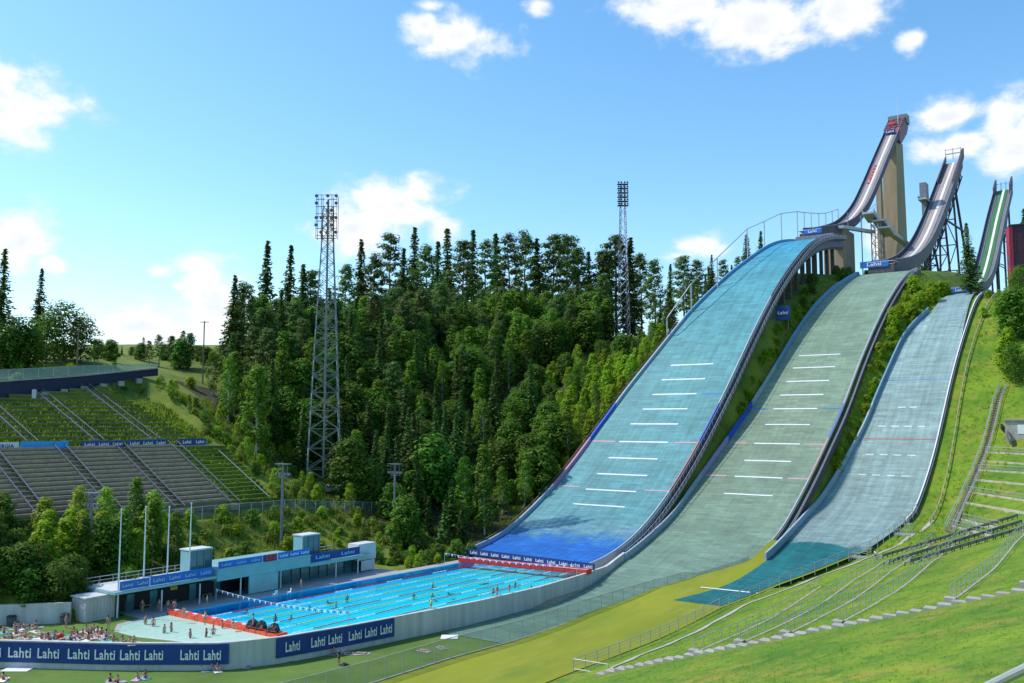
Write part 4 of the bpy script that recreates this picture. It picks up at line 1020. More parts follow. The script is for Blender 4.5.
for i, (x0, y0, x1, y1) in enumerate(((118,592,121.5,510), (143.5,582,146,507.5), (167,577,169.5,507.5), (189,576,191.5,504))):
    p = atT(x0, y0, -19.6); q = atT(x1, y1, -19.6)
    o = empty('flagpole', p-ZUP*.4, ['white flagpole without a flag, farthest left at the end of the bath building', 'bare white flagpole on the bath roof, second from the left', 'bare white flagpole on the bath roof, third from the left', 'bare white flagpole standing against the glass roof box'][i], 'flagpole', 'bare white flagpoles')
    m = MB(); m.bar(p-ZUP*(.4 if i else 3.4), q, .13, 6, .07); m.build('pole', 'white_paint', o); m = MB(); m.bar(q, q+ZUP*.2, .13, 6); m.build('finial', 'white_paint', o)
for (px, y0, y1, t, lab) in ((204.5, 321, 348, -108, 'thin dark utility pole on the skyline left of the forest'), (78.5, 330, 356, -100, 'thin wooden utility pole in front of the trees behind the grandstand')):
    p = atT(px, y0, t); s, tt = ST(p); zb = ground(s, tt)-.4
    o = empty('utility_pole', Vector((p.x, p.y, zb)), lab, 'utility pole')
    m = MB(); m.bar(Vector((p.x, p.y, zb)), p, .22, 6, .16); m.build('pole', 'wood', o); m = MB(); m.bar(p-Vector((1.1,0,.3)), p+Vector((1.1,0,-.3)), .11, 4); m.build('crossarm', 'wood', o)

# ------------------------------------------------------------------ bath building beside the pool
def bath_building():
    o = empty('bath_building', W(-45, -22, 0), 'long low bath building with an open front and blue roof banners beside the pool', 'building')
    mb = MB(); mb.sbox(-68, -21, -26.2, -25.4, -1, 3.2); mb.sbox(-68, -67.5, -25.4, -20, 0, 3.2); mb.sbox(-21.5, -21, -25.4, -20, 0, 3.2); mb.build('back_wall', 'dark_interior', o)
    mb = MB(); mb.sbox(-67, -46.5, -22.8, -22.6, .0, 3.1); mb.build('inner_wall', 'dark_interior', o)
    mb = MB(); mb.sbox(-46.3, -21.6, -21.6, -21.4, .0, 2.6); mb.build('glazed_front', 'teal_glass', o)
    for s in frange(-45, -22, 1.9): mb = MB(); mb.sbox(s-.06, s+.06, -21.37, -21.3, 0, 2.6); mb.build('glazing_bar', 'dark_steel', o)
    mb = MB(); mb.sbox(-69.2, -53.6, -26.4, -18.4, 3.22, 3.55); mb.build('roof', 'aqua_panel', o)
    mb = MB(); mb.sbox(-69, -53.8, -26.2, -19.2, 3.553, 3.62); mb.build('roof_deck', 'roof_pale', o)
    mb = MB(); mb.sbox(-53.5, -36, -26.4, -18.4, 2.75, 4.35); mb.sbox(-53.5, -36, -26.6, -18.2, 4.353, 4.5); mb.build('upper_wall', 'aqua_panel', o)
    mb = MB(); mb.sbox(-35.9, -22, -26.4, -18.6, 2.55, 3.1); mb.build('roof', 'aqua_panel', o)
    mb = MB(); mb.sbox(-35.7, -22.2, -26.2, -19.4, 3.103, 3.16); mb.build('roof_deck', 'roof_pale', o)
    mb = MB(); mb.sbox(-47.8, -42.4, -18.7, -18.45, .1, 2.72); mb.build('aqua_wall', 'aqua_panel', o)
    mb = MB(); mb.sbox(-24.4, -20.2, -22, -19.4, 2.0, 4.75); mb.sbox(-23.8, -20.6, -19.38, -19.3, .2, 1.9); mb.build('end_block', 'roof_pale', o)
    for s0, s1, t0, t1, z0, z1 in ((-56.8, -53.3, -22.6, -20.2, 3.64, 7.3), (-36, -32.6, -22.6, -20.2, 3.18, 7.25)):
        mb = MB(); mb.sbox(s0, s1, t0, t1, z0, z1); g = mb.build('stair_box', 'teal_glass', o)
        mb = MB(); mb.sbox(s0-.12, s1+.12, t0-.12, t1+.12, z1+.003, z1+.2); mb.build('cap', 'roof_pale', g)
        mb = MB(); mb.sbox(s0-.06, s0-.01, t0+.1, t1-.1, z0, z1-.1); mb.build('lit_end_face', 'aqua_panel', g)  # left face of the box, sunlight put in as a paler colour
        mb = MB()
        for k in (0, .33, .66, 1): mb.sbox(s0+(s1-s0)*k-.08, s0+(s1-s0)*k+.08, t1+.01, t1+.1, z0, z1)
        mb.build('mullion', 'mid_steel', g)
    for s in (-62, -56, -49, -41.5, -30, -25):
        mb = MB(); mb.bar(W(s, -18.9, 0), W(s, -18.9, 2.8), .11, 6); mb.build('column', 'white_paint', o)
    mb = MB()
    for s0, s1, zb in ((-69, -53.6, 3.62), (-35.8, -24.4, 3.16)):
        mb.tube([W(s0, -25.8, zb+1.0), W(s1, -25.8, zb+1.0)], .05, 4); mb.tube([W(s0, -25.8, zb+.5), W(s1, -25.8, zb+.5)], .04, 4)
        for s in frange(s0, s1, 1.9): mb.bar(W(s, -25.8, zb), W(s, -25.8, zb+1.0), .05, 4)
    mb.build('roof_rail', 'galvanised', o)
    mb = MB(); mb.sbox(-41.2, -41.0, -21, -20.3, 1.9, 2.4); mb.sbox(-30, -29.7, -21.2, -20.8, 1.9, 2.4); mb.build('round_lamp', 'letter_white', o)
    mb = MB(); mb.sbox(-58.3, -57.2, -22.58, -22.5, 1.8, 2.3); mb.build('yellow_notice', 'yellow', o)
    for s in (-65, -61.5, -55.2, -51): mb = MB(); mb.sbox(s, s+1.1, -22.59, -22.52, 0, 2.2); mb.build('door', 'teal_glass', o)
    for s in (-63.2, -59.3, -53.4): mb = MB(); mb.sbox(s, s+1.6, -22.3, -21.8, .4, .48); mb.sbox(s+.1, s+.2, -22.25, -21.85, 0, .4); mb.sbox(s+1.4, s+1.5, -22.25, -21.85, 0, .4); mb.build('bench', 'grey_wood', o)
    mb = MB()
    for k in range(8): mb.sbox(-70.4+.2*k, -70.2+.2*k, -24, -22.6, 3.4-.42*(7-k)-.1, 3.4-.42*(7-k))
    mb.tube([W(-70.6,-22.6,1.2), W(-69,-22.6,4.5)], .05, 4); mb.build('outer_stair', 'galvanised', o)
bath_building()
def roof_banner(s0, s1, t, z0, z1, mat, letters, lm, label, wide):
    mb = MB(); mb.sbox(s0, s1, t-.05, t+.05, z0, z1); b = mb.build('roof_banner', mat); tag(b, label, 'banner', 'blue banners on the bath roof')
    n = len(letters)
    for i, w in enumerate(letters): m = MB(); put_word(m, w, W(s0+(s1-s0)*(i+.5)/n, t+.12, z0+(z1-z0)*.3), D, ZUP, (z1-z0)*.42, wide); m.build('lettering', lm, b)
roof_banner(-68.2, -63.9, -18.95, 3.66, 4.75, 'banner_bright', ['Lahti', 'Lahti'], 'letter_pale', 'short blue banner at the left end of the bath roof', 1.5)
roof_banner(-63.8, -53.9, -18.95, 3.66, 4.85, 'banner_bright', ['Lahti', 'Lahti', 'Lahti', 'Lahti'], 'letter_pale', 'long blue banner in front of the left glass roof box', 1.7)
roof_banner(-53.2, -45.4, -18.6, 4.53, 5.5, 'banner_bright', ['Lahti', 'Lahti', 'Lahti'], 'letter_pale', 'blue banner on the raised wall left of the red scoreboard', 1.6)
roof_banner(-42.4, -36.0, -18.6, 4.53, 5.55, 'banner_bright', ['Lahti', 'Lahti', 'Lahti'], 'letter_white', 'blue banner on the raised wall right of the red scoreboard', 1.6)
roof_banner(-35.8, -24.6, -18.95, 3.18, 4.5, 'banner_blue', ['Lahti', 'Lahti'], 'letter_sky', 'darker blue banner at the right end of the bath roof', 3.0)
m = MB(); m.sbox(-45.2, -42.6, -18.75, -18.5, 4.52, 5.5); b = m.build('scoreboard', 'banner_blue'); tag(b, 'small scoreboard with red digits on the bath roof', 'scoreboard')
m = MB()
for i in range(3):
    for j in range(2): m.sbox(-44.9+i*.75, -44.35+i*.75, -18.48, -18.42, 4.62+.45*j, 4.98+.45*j)
m.build('red_digits', 'red', b)
# glass pane wall of the pool shed
m = MB(); o = empty('storage_shed', W(-70, -20.2, 0), 'pale corrugated shed between the sunbathing lawn and the bath building', 'shed')
A, B = atZ(85, 623, 0), atZ(116, 617, 0)
ux = (B-A).normalized(); n = ux.cross(ZUP); n = n if n.dot(T) > 0 else -n; Lg = (B-A).length
m.box((A+B)/2-n*1.6+ZUP*1.5, ux*Lg/2, n*1.6, ZUP*1.5); m.build('wall', 'white_wall', o)
m = MB()
for k in range(9): m.box(A+ux*(Lg*(k+.5)/9)+n*.03+ZUP*1.45, ux*.08, n*.05, ZUP*1.4)
m.build('corrugation', 'white_wall', o); m = MB(); m.box((A+B)/2-n*1.6+ZUP*3.08, ux*(Lg/2+.2), n*1.8, ZUP*.08); m.build('roof', 'roof_pale', o)
# wall behind the sunbathing lawn
def back_wall():
    o = empty('garden_wall', W(-80, -29, 0), 'low white wall in the shade behind the crowded sunbathing lawn', 'wall')
    P = [W(s, back_wall_t(s), 0) for s in frange(-100, -73, 3)]
    m = MB(); m.slab([p-ZUP*.3 for p in P], ZUP*2.9, (D*.7-T*.72)*-.4); m.build('wall_face', 'white_wall', o)
    m = MB()
    for s in (-78.2, -75.6): p = W(s, back_wall_t(s), 1.6)+(T*.72-D*.7)*.06; m.box(p, (D+T).normalized()*.35, T*.05, ZUP*.3)
    m.build('wall_notice', 'banner_white', o)
    p = W(-84.5, back_wall_t(-84.5), 1.7)+(T*.72-D*.7)*.08; m = MB(); m.box(p, (D*.72+T*.7)*2.5, (T*.7-D*.7)*.05, ZUP*.8); m.build('blue_panel', 'banner_bright', o)
back_wall()
# wing wall on the bank above it
A, B = atT(-20, 568, -34), atT(46, 590, -30); m = MB(); m.slab([A-ZUP*3, A.lerp(B, .5)+ZUP*.9-ZUP*3, B-ZUP*2.4], ZUP*3.2, Vector((.1,.5,0))); o = m.build('retaining_wall', 'concrete'); tag(o, 'sloping grey retaining wall under the bushes at the left edge', 'wall')

# ------------------------------------------------------------------ grandstand on the left slope
def zst(u): return interp(u, [(44,9.4),(65,20.6),(86,29.4),(100,35.2)])
def uw(s): return interp(s, [(-60,87),(-20,98)])
def grandstand():
    o = empty('grandstand', W(-60, -44, 9), 'long terraced grandstand on the left slope, plank rows below and overgrown rows above', 'grandstand')
    S = frange(-135, -17, 6)
    n = 15
    for k in range(n):          # lower block: concrete treads with plank benches
        u0 = 46+k*1.27; u1 = u0+1.27; z1 = zst(u1)+.25; z0 = zst(u0)-.6; e = -31.6
        m = MB(); m.sbox(-135, e, -u1, -u0, z0, z1); m.build('terrace_step', 'terrace', o)
        m = MB(); m.sbox(e+.01, -21+k*.15, -u1, -u0, z0, z1-.1); m.build('overgrown_step', 'wild_grass', o)
        m = MB()
        for sa_, sb_ in ((-135,-89.6),(-87.4,-78.1),(-75.9,-66.1),(-63.9,-54.3),(-52.1,-43.1),(-40.9,-31.8)): m.sbox(sa_, sb_, -u0-.62, -u0-.2, z1+.36, z1+.46); m.sbox(sa_, sb_, -u0-.24, -u0-.2, z1, z1+.36)
        m.build('bench_row', 'grey_wood', o)
    for k in range(16):         # upper block
        u0 = 66.5+k*1.9; u1 = u0+1.9; z1 = zst(u1)+.1; z0 = zst(u0)-.6
        sa_ = -135 if u1 < 87 else -60+(u1-87)*40/11
        if sa_ > -28: continue
        m = MB(); m.sbox(sa_, -24-k*.3, -u1, -u0, z0, z1); m.build('terrace_step', 'wild_grass', o)
        m = MB(); m.sbox(sa_, -26-k*.3, -u0-.30, -u0-.12, z1-.02, z1+.16); m.build('step_edge', 'soil', o)
    m = MB(); m.sbox(-135, -20, -66.4, -65.2, zst(65)-.5, zst(65)+.35); m.build('gangway', 'concrete', o)
    def aisle(s, ua, ub):
        a = empty_part('aisle', o)
        m = MB(); u = ua
        while u < ub: m.sbox(s-.85, s+.85, -u-.5, -u, zst(u)-.3, zst(u)+.62); u += .5
        m.build('aisle_steps', 'grey_wood', a)
        for sg in (-1, 1):
            m = MB(); m.slab([W(s+sg*.95-.07, -ua, zst(ua)+1.25), W(s+sg*.95-.07, -ub, zst(ub)+1.25)], ZUP*.13, D*.14)
            for u in frange(ua, ub, 2.4): m.bar(W(s+sg*.95, -u, zst(u)), W(s+sg*.95, -u, zst(u)+1.25), .06, 4)
            m.build('hand_rail', 'mid_steel', a)
    for s in (-30.6, -42, -53.2, -65, -77): aisle(s, 45, 65.2)
    for s in (-33.5, -45, -57.2, -69): aisle(s, 66.3, uw(s)-1)
    m = MB(); m.slab([W(-22.2, -46, zst(46)+.9), W(-22.2, -62, zst(62)+.9)], ZUP*.12, D*.12); m.build('end_rail', 'galvanised', o)
def empty_part(name, parent):
    e = bpy.data.objects.new(name, None); COL.objects.link(e); e.parent = parent; ORG[e.name] = ORG[parent.name]; return e
grandstand()
def stand_banner(x0, x1, yt, yb, mat, words_, lm, label, wide):
    a = atT(x0, yb, -65.0); b = atT(x1, yb, -65.0); a.z = zst(65)+.1 if False else a.z; h = atT(x0, yt, -65.0).z-atT(x0, yb, -65.0).z
    c = (a+b)/2; m = MB(); m.box(Vector((c.x, c.y, 21.0+h/2)), (Vector((b.x, b.y, 0))-Vector((a.x, a.y, 0)))/2, T*.05, ZUP*(h/2))
    o = m.build('stand_banner', mat); tag(o, label, 'banner', 'banners along the grandstand gangway')
    n = len(words_)
    for i, w in enumerate(words_):
        m = MB(); p = a.lerp(b, (i+.5)/n); put_word(m, w, Vector((p.x, p.y, 21.0+h*.26))+T*.1, D, ZUP, h*.5, wide); m.build('lettering', lm, o)
    m = MB()
    for f in (.08, .5, .92): p = a.lerp(b, f); m.bar(Vector((p.x, p.y, 20.2))-T*.1, Vector((p.x, p.y, 21+h))-T*.1, .06, 4)
    m.build('banner_frame', 'galvanised', o)
stand_banner(-14, 18.5, 443.5, 451, 'banner_white', ['ENERGIA'], 'letter_dark', 'white banner with dark capitals at the left end of the grandstand', 3.6)
stand_banner(20.5, 68, 442.5, 450, 'banner_sky', [], 'letter_pale', 'light blue banner on the grandstand gangway', 2)
stand_banner(82, 124, 442, 448.5, 'banner_blue', ['Lahti']*3, 'letter_white', 'navy banner with three words, left of the two long navy ones in the grandstand', 1.9)
stand_banner(127.5, 167, 441, 447.5, 'banner_blue', ['Lahti']*3, 'letter_white', 'navy banner with three words, right of the two long navy ones in the grandstand', 1.9)
stand_banner(180, 206, 440, 446.5, 'banner_blue', ['Lahti']*2, 'letter_white', 'short navy banner with two words at the right end of the grandstand', 1.9)
# dark wall and glass-railed promenade on top of the stand
def promenade():
    o = empty('promenade_wall', W(-60, -87, 28), 'dark navy wall with a glass railed promenade above the grandstand', 'wall')
    bot = [(-140,404),(0,399),(75,386),(150,372)]; topl = [(-140,388),(0,382),(75,377),(165,368)]
    PB, PT, PG = [], [], []
    for x in frange(-140, 158, 14.9):
        t = interp(x, [(0,-87.5),(155,-98.5)]); pb = atT(x, interp(x, bot)+2, t); pt = atT(x, interp(x, topl), t); pg = atT(x, interp(x, [(-140,375),(0,370),(75,366),(165,364)]), t)
        PB.append(pb-ZUP*.4); PT.append(pt); PG.append(pg)
    m = MB(); rows = []
    for a, b in zip(PB, PT): rows.append([a, Vector((a.x, a.y, b.z)), Vector((a.x, a.y, b.z))-T*1.0, a-T*1.0])
    m.ring(rows); m.poly(rows[0][::-1]); m.poly(rows[-1]); m.build('wall_face', 'navy_wall', o)
    m = MB(); m.slab([p+ZUP*.03+T*.3 for p in PT], ZUP*.3, T*-1.2); m.build('promenade_edge', 'concrete', o)
    m = MB(); m.strip([p+ZUP*.4-T*.2 for p in PT], [Vector((p.x, p.y, g.z))-T*.2 for p, g in zip(PT, PG)]); m.build('glass_railing', 'rail_glass', o)
    m = MB(); m.tube([Vector((p.x, p.y, g.z+.04))-T*.2 for p, g in zip(PT, PG)], .05, 4)
    for p, g in zip(PT, PG): m.bar(p-T*.2, Vector((p.x, p.y, g.z))-T*.2, .05, 4)
    m.build('railing_frame', 'galvanised', o)
    m = MB()
    for x in (20, 44, 64, 84, 103, 121, 139):
        p = atT(x, interp(x, [(20,398),(139,381)]), interp(x, [(0,-86.3),(155,-97.3)])); m.box(p, D*.65, T*.3, ZUP*.55)
    m.build('vent_box', 'concrete', o)
    m = MB(); p = atT(34, 396, -86); m.box(p, D*.4, T*.05, ZUP*1.3); m.build('door', 'roof_pale', o)
promenade()
def mesh_fence(name, label, pts, h, panel, step, steel='galvanised', foot=True):
    """pts: world points of the fence foot"""
    o = empty(name, pts[0], label, 'fence')
    m = MB(); m.strip([p+ZUP*.1 for p in pts], [p+ZUP*h for p in pts]); m.build('mesh_panel', panel, o)
    m = MB(); m.tube([p+ZUP*h for p in pts], .05, 4)
    m.build('top_rail', steel, o)
    if foot: m = MB(); m.slab([p-ZUP*.15 for p in pts], ZUP*.32, (pts[1]-pts[0]).cross(ZUP).normalized()*.22); m.build('kerb', 'concrete', o)
    L = 0; first = None; nxt = 0
    for a, b in zip(pts, pts[1:]):
        d = (b-a).length
        while nxt <= L+d:
            p = a.lerp(b, (nxt-L)/d)
            if first is None:
                m = MB(); m.bar(p-ZUP*.3, p+ZUP*(h+.05), .06, 5); first = m.build('post', steel, o); fp = p
            else: q = first.copy(); COL.objects.link(q); q.parent = o; q.location = p-fp
            nxt += step
        L += d
mesh_fence('mesh_fence', 'wire mesh fence at the foot of the grandstand slope', [W(s, -43.5, ground(s, -43.5)) for s in frange(-62, 12, 3)], 2.0, 'mesh_panel', 2.6, foot=False)
mesh_fence('mesh_fence', 'tall wire mesh fence between the green outrun and the yellowish field', [W(s, fa_edge(s)+.15, max(ground(s, fa_edge(s)+.2), -2.8)) for s in frange(-90, 14, 2)], 2.5, 'mesh_panel', 2.7)

# ------------------------------------------------------------------ vegetation
def tri_leaf(mb, c, n, size, r, asp=1.0):
    """one rhombic leaf clump facing roughly n"""
    n = n.normalized(); a = n.orthogonal().normalized(); ang = r.uniform(0, 6.28); b = n.cross(a)
    u = (a*math.cos(ang)+b*math.sin(ang))*size; v = (b*math.cos(ang)-a*math.sin(ang))*size*.6*asp
    k = len(mb.v); mb.v += [c-u, c-v*.9+u*.1, c+u, c+v+u*.15]; mb.f.append((k, k+1, k+2, k+3)); mb.mi.append(0)
def rvec(r): 
    while True:
        v = Vector((r.uniform(-1,1), r.uniform(-1,1), r.uniform(-1,1)))
        if .05 < v.length < 1: return v
def stem_mesh(mb, h, rad, r, lean=.02, n=7):
    P = []; 
    for i in range(7):
        f = i/6; P.append((Vector((r.uniform(-1,1)*lean*h*f, r.uniform(-1,1)*lean*h*f, h*f)), rad*(1-.85*f)*(1.35 if i == 0 else 1)))
    rows = [[p+Vector((math.cos(6.283*k/n)*q, math.sin(6.283*k/n)*q, 0)) for k in range(n)] for p, q in P]
    mb.ring(rows); return P
def proto_tree(name, kind, h, seed):
    """local-space tree: Empty with trunk and crown"""
    r = random.Random(seed); o = empty(name, (0,0,0)); tk = MB(); cr = MB()
    if kind == 'spruce':
        stem_mesh(tk, h*.98, h*.011+.04, r, .006); R0 = h*r.uniform(.155,.215); z = h*r.uniform(.06,.14)
        while z < h*.985:
            f = z/h; L0 = R0*(1-f)**.88*(1.0 if f > .12 else .75)+.10; nb = 7 if f < .7 else 5; a0 = r.uniform(0, 6.28)
            for i in range(nb):
                if r.random() < .10: continue
                a = a0+6.283*i/nb+r.uniform(-.3,.3); L = L0*r.uniform(.6,1.18); dr = Vector((math.cos(a), math.sin(a), 0)); m = max(2, int(L/.55))
                if L > 1.2: tk.bar(Vector((0,0,z)), dr*L*.8+ZUP*(z-L*.22), .05, 3, .02, cap=False)
                for j in range(m):
                    q = (j+.6)/m; c = dr*(L*q)+ZUP*(z-L*.30*q+.12*L*q*q+r.uniform(-.12,.12))
                    for _ in range(2): tri_leaf(cr, c+Vector((r.uniform(-.2,.2), r.uniform(-.2,.2), -.1)), Vector((r.uniform(-.6,.6), r.uniform(-.6,.6), 1))+dr*.5, r.uniform(.4,.7)*(1 if f < .6 else 1.45-.75*f), r, .85)
                    if r.random() < .6: tri_leaf(cr, c-ZUP*.25, Vector((r.uniform(-1,1), r.uniform(-1,1), .1)), r.uniform(.28,.48)*(1 if f < .7 else .7), r, .7)
            z += r.uniform(.38,.6)*(1.0 if f < .8 else .75)
        mats = ('bark', 'spruce_leaf')
    elif kind == 'pine':
        P = stem_mesh(tk, h*.95, h*.011+.06, r, .015); z0 = h*r.uniform(.24,.36); nb = 38
        for i in range(nb):
            f = i/nb; z = z0+(h*.97-z0)*f; a = i*2.4+r.uniform(-.4,.4); L = h*.165*(1-f)**.6*r.uniform(.55,1.2)*(1 if f > .15 else .8)+.35
            e = Vector((math.cos(a)*L, math.sin(a)*L, z+L*r.uniform(.05,.4))); tk.bar(Vector((0,0,z)), e, .07, 3, .025, cap=False)
            for cpt, rr in ((e, .95), (e*.62+Vector((0,0,z))*.38*0+ZUP*z*.38, .75)):
                rr *= r.uniform(.8,1.3)
                for _ in range(40):
                    v = rvec(r); tri_leaf(cr, cpt+Vector((v.x*rr*1.35, v.y*rr*1.35, v.z*rr*.7)), v+ZUP*.8, r.uniform(.24,.44), r, .8)
        mats = ('pine_bark', 'pine_leaf')
    elif kind in ('birch', 'broad', 'bush', 'shrub'):
        if kind == 'birch': w, z0, ncl, per, ls = (h*.17, h*.16, 46, 42, (.2,.36)) if LEAF == 'birch_leaf' else (h*.27, h*.03, 44, 42, (.16,.32))
        elif kind == 'broad': w, z0, ncl, per, ls = h*.33, h*.14, 60, 46, (.22,.42)
        elif kind == 'bush': w, z0, ncl, per, ls = h*.42, h*.04, 26, 42, (.16,.32)
        else: w, z0, ncl, per, ls = h*.62, 0, 12, 34, (.10,.22)
        stem_mesh(tk, h*.9, max(.04, h*.012), r, .02)
        for i in range(ncl):
            f = ((i+.5)/ncl); z = z0+(h-z0)*f
            prof = {'birch': min(1, (f+.12)*2.4)*(1-f)**.62*1.25, 'broad': math.sqrt(max(0, 1-((f-.42)/.6)**2)), 'bush': math.sqrt(max(0, 1-((f-.3)/.72)**2)), 'shrub': math.sqrt(max(0, 1-((f-.2)/.85)**2))}[kind]
            a = i*2.4+r.uniform(-.5,.5); q = math.sqrt(r.uniform(.12,1)); rad = w*prof*q*r.uniform(.85,1.15); c = Vector((math.cos(a)*rad, math.sin(a)*rad, z+r.uniform(-.3,.3)*h*.05))
            if kind != 'shrub' and rad > .4: tk.bar(Vector((0,0,max(.1, z-rad*.7))), c, .035+.004*h, 3, .015, cap=False)
            rr = (w*.40+.12)*r.uniform(.65,1.25)*(1 if kind != 'birch' else .95)
            for _ in range(per):
                v = rvec(r); v2 = v.normalized()*(v.length**.5); p = c+Vector((v2.x*rr, v2.y*rr, v2.z*rr*.72)); p.z = max(p.z, .05)
                tri_leaf(cr, p, v2+ZUP*.9, r.uniform(*ls)*(1 if h > 3 or kind == 'shrub' else .8), r)
        mats = ({'birch': 'birch_bark', 'broad': 'bark', 'bush': 'bark', 'shrub': 'bark'}[kind], LEAF)
    tk.build('trunk' if kind not in ('bush', 'shrub') else 'stem', mats[0], o); cr.build('crown' if kind not in ('bush', 'shrub') else 'foliage', mats[1], o)
    o['h'] = h
    return o
LIB = {}
def lib(key, name, kind, hs, leaf=None):
    global LEAF
    LEAF = leaf; LIB[key] = [proto_tree(name, kind, h, hash_seed(key)+i*31) for i, h in enumerate(hs)]
    for o in LIB[key]: o['free'] = 1
def hash_seed(k): return sum(ord(c)*(i+3) for i, c in enumerate(k))
lib('spruce', 'spruce_tree', 'spruce', (22, 25, 19, 23, 21, 26))
lib('youngspruce', 'spruce_tree', 'spruce', (9.5, 12))
lib('pine', 'pine_tree', 'pine', (21, 24, 18, 22, 20))
lib('birch', 'birch_tree', 'birch', (13, 16, 11), 'birch_leaf')
lib('broad', 'leafy_tree', 'broad', (10, 13, 8), 'dense_leaf')
lib('bright', 'young_tree', 'birch', (7, 9, 5.5), 'bright_leaf')
lib('bush', 'bush', 'bush', (3.6, 4.6, 2.8), 'bright_leaf')
lib('darkbush', 'bush', 'bush', (4.2, 5.4), 'dense_leaf')
lib('weed', 'shrub', 'shrub', (1.5, 1.1, 1.9), 'weed_leaf')
PLANTS = []   # (object, key, zone)
def plant(key, s, t, h=None, zone='', r=rnd, sink=.3, variant=None, z=None):
    v = LIB[key]; src = v[variant if variant is not None else r.randrange(len(v))]
    if src.get('free') == 1: o = src; src['free'] = 0
    else: o = copy_tree(src)
    k = (h/src['h']) if h else r.uniform(.82, 1.15)
    o.location = W(s, t, (ground(s, t) if z is None else z)-sink); o.rotation_euler = (r.uniform(-.03,.03), r.uniform(-.03,.03), r.uniform(0, 6.28)); o.scale = (k*r.uniform(.9,1.12), k*r.uniform(.9,1.12), k)
    PLANTS.append((o, key, zone)); return o
def px_of(p):
    v = p-CAM; w = v.dot(_F); return 512+FPX*v.dot(_R)/w, 341.5-FPX*v.dot(_U)/w
def plant_px(key, px, ytop, t, zone, variant=None):
    """a tree whose tip shows at a given bearing and height, standing at distance t across the site"""
    hm = dict(spruce=31, pine=29, birch=19, broad=14, bright=9.5, youngspruce=15, bush=6, darkbush=6)[key]
    for _ in range(60):
        p = atT(px, ytop, t); s, tt = ST(p); zb = ground(s, tt)
        if p.z-zb <= hm: break
        t -= 1
    return plant(key, s, tt, max(2.0, p.z-zb+.3), zone, variant=variant)
# skyline of the forest, left to right
SKY = [(232,272,'spruce',-86),(244,280,'pine',-80),(266,238,'spruce',-88),(289,243,'spruce',-86),(303,262,'spruce',-92),(312,268,'pine',-82),(345,262,'pine',-84),(361,236,'spruce',-90),(374,252,'pine',-84),(390,230,'pine',-92),(402,246,'spruce',-80),(413,224,'spruce',-96),(425,243,'pine',-84),(436,240,'spruce',-88),(449,226,'spruce',-94),(462,238,'pine',-84),(471,228,'spruce',-92),(484,237,'pine',-86),(497,230,'spruce',-90),(511,231,'pine',-84),(525,228,'pine',-92),(538,236,'spruce',-88),(552,232,'pine',-80),(566,232,'pine',-84),(578,246,'pine',-72),(590,250,'spruce',-74),(603,248,'pine',-64),(616,233,'pine',-62),(628,236,'spruce',-58),(641,252,'pine',-56),(655,258,'pine',-52),(669,262,'spruce',-46),(683,254,'pine',-40),(697,258,'pine',-36),(710,264,'spruce',-30),(722,258,'pine',-30),(732,264,'spruce',-24),(746,232,'spruce',-22),(759,230,'spruce',-20),(738,256,'pine',-18)]
for x, y, k, t in SKY: plant_px(k, x, y, t, 'skyline')
occ = [(o.location.x, o.location.y) for o, *_ in PLANTS]
def free(p, d):
    for x, y in occ:
        if (x-p.x)**2+(y-p.y)**2 < d*d: return False
    return True
def scatter(n, s0, s1, t0, t1, picks, dmin, zone, hr, cond=None, sink=.3):
    k = 0; tries = 0
    while k < n and tries < n*40:
        tries += 1; s = rnd.uniform(s0, s1); t = rnd.uniform(t0, t1)
        if cond and not cond(s, t): continue
        p = W(s, t)
        if not free(p, dmin): continue
        key = rnd.choice(picks); plant(key, s, t, rnd.uniform(*hr[key]) if key in hr else None, zone, sink=sink); occ.append((p.x, p.y)); k += 1
HR = dict(spruce=(15,22), pine=(15,21), birch=(10,16), youngspruce=(6,12), broad=(7,12), bright=(4,7.5), bush=(2.2,4.5), darkbush=(3,5.5), weed=(.9,2.0))
occ.append(tuple(W(1.5,-57).to_2d()))
def upper(s, t):
    if px_of(W(s, t, ground(s, t)))[0] < 228: return False
    return -t > 58+max(0, (60-s))*.25+(8 if 42 < s < 118 else 0)
scatter(100, -12, 145, -124, -84, ['spruce','pine','pine','birch','broad','birch'], 3.7, 'upper', dict(HR, spruce=(18,25), pine=(18,24), broad=(14,18), birch=(15,20)), upper)
scatter(95, -14, 135, -86, -50, ['spruce','birch','pine','broad','broad','birch'], 4.4, 'upper', dict(HR, broad=(10,15), birch=(13,18)), upper)
scatter(44, 2, 64, -68, -42, ['spruce','birch','youngspruce','spruce','broad'], 4.4, 'middle', HR, lambda s, t: abs(s-1) > 6 or abs(t+57) > 8)
scatter(40, 4, 54, -43, -22.5, ['broad','youngspruce','birch','darkbush','youngspruce'], 3.4, 'foot', HR)
scatter(46, 8, 150, -110, -66, ['pine','spruce','pine','broad'], 3.4, 'upper', dict(pine=(21,26), spruce=(20,25), broad=(16,20)), lambda s, t: upper(s, t) and t < -72+.28*(s-70)*(s > 70))
scatter(34, 50, 112, -58, -38, ['bright','bright','broad'], 2.6, 'bright', dict(bright=(4,7.5), broad=(6,9)))
scatter(62, 48, 112, -42, -19, ['bright','bright','bright','birch'], 2.2, 'bright', dict(bright=(4,8), birch=(7,10)), lambda s, t: t < -22-(0 if s > 70 else 0))
scatter(12, 100, 150, -44, -16, ['bright','pine','spruce'], 5, 'knoll', dict(bright=(4,7), pine=(11,15), spruce=(11,15)))
scatter(14, 30, 70, -30, -22, ['bush','bright'], 2.6, 'bright', dict(bush=(2.5,4), bright=(4,6)))
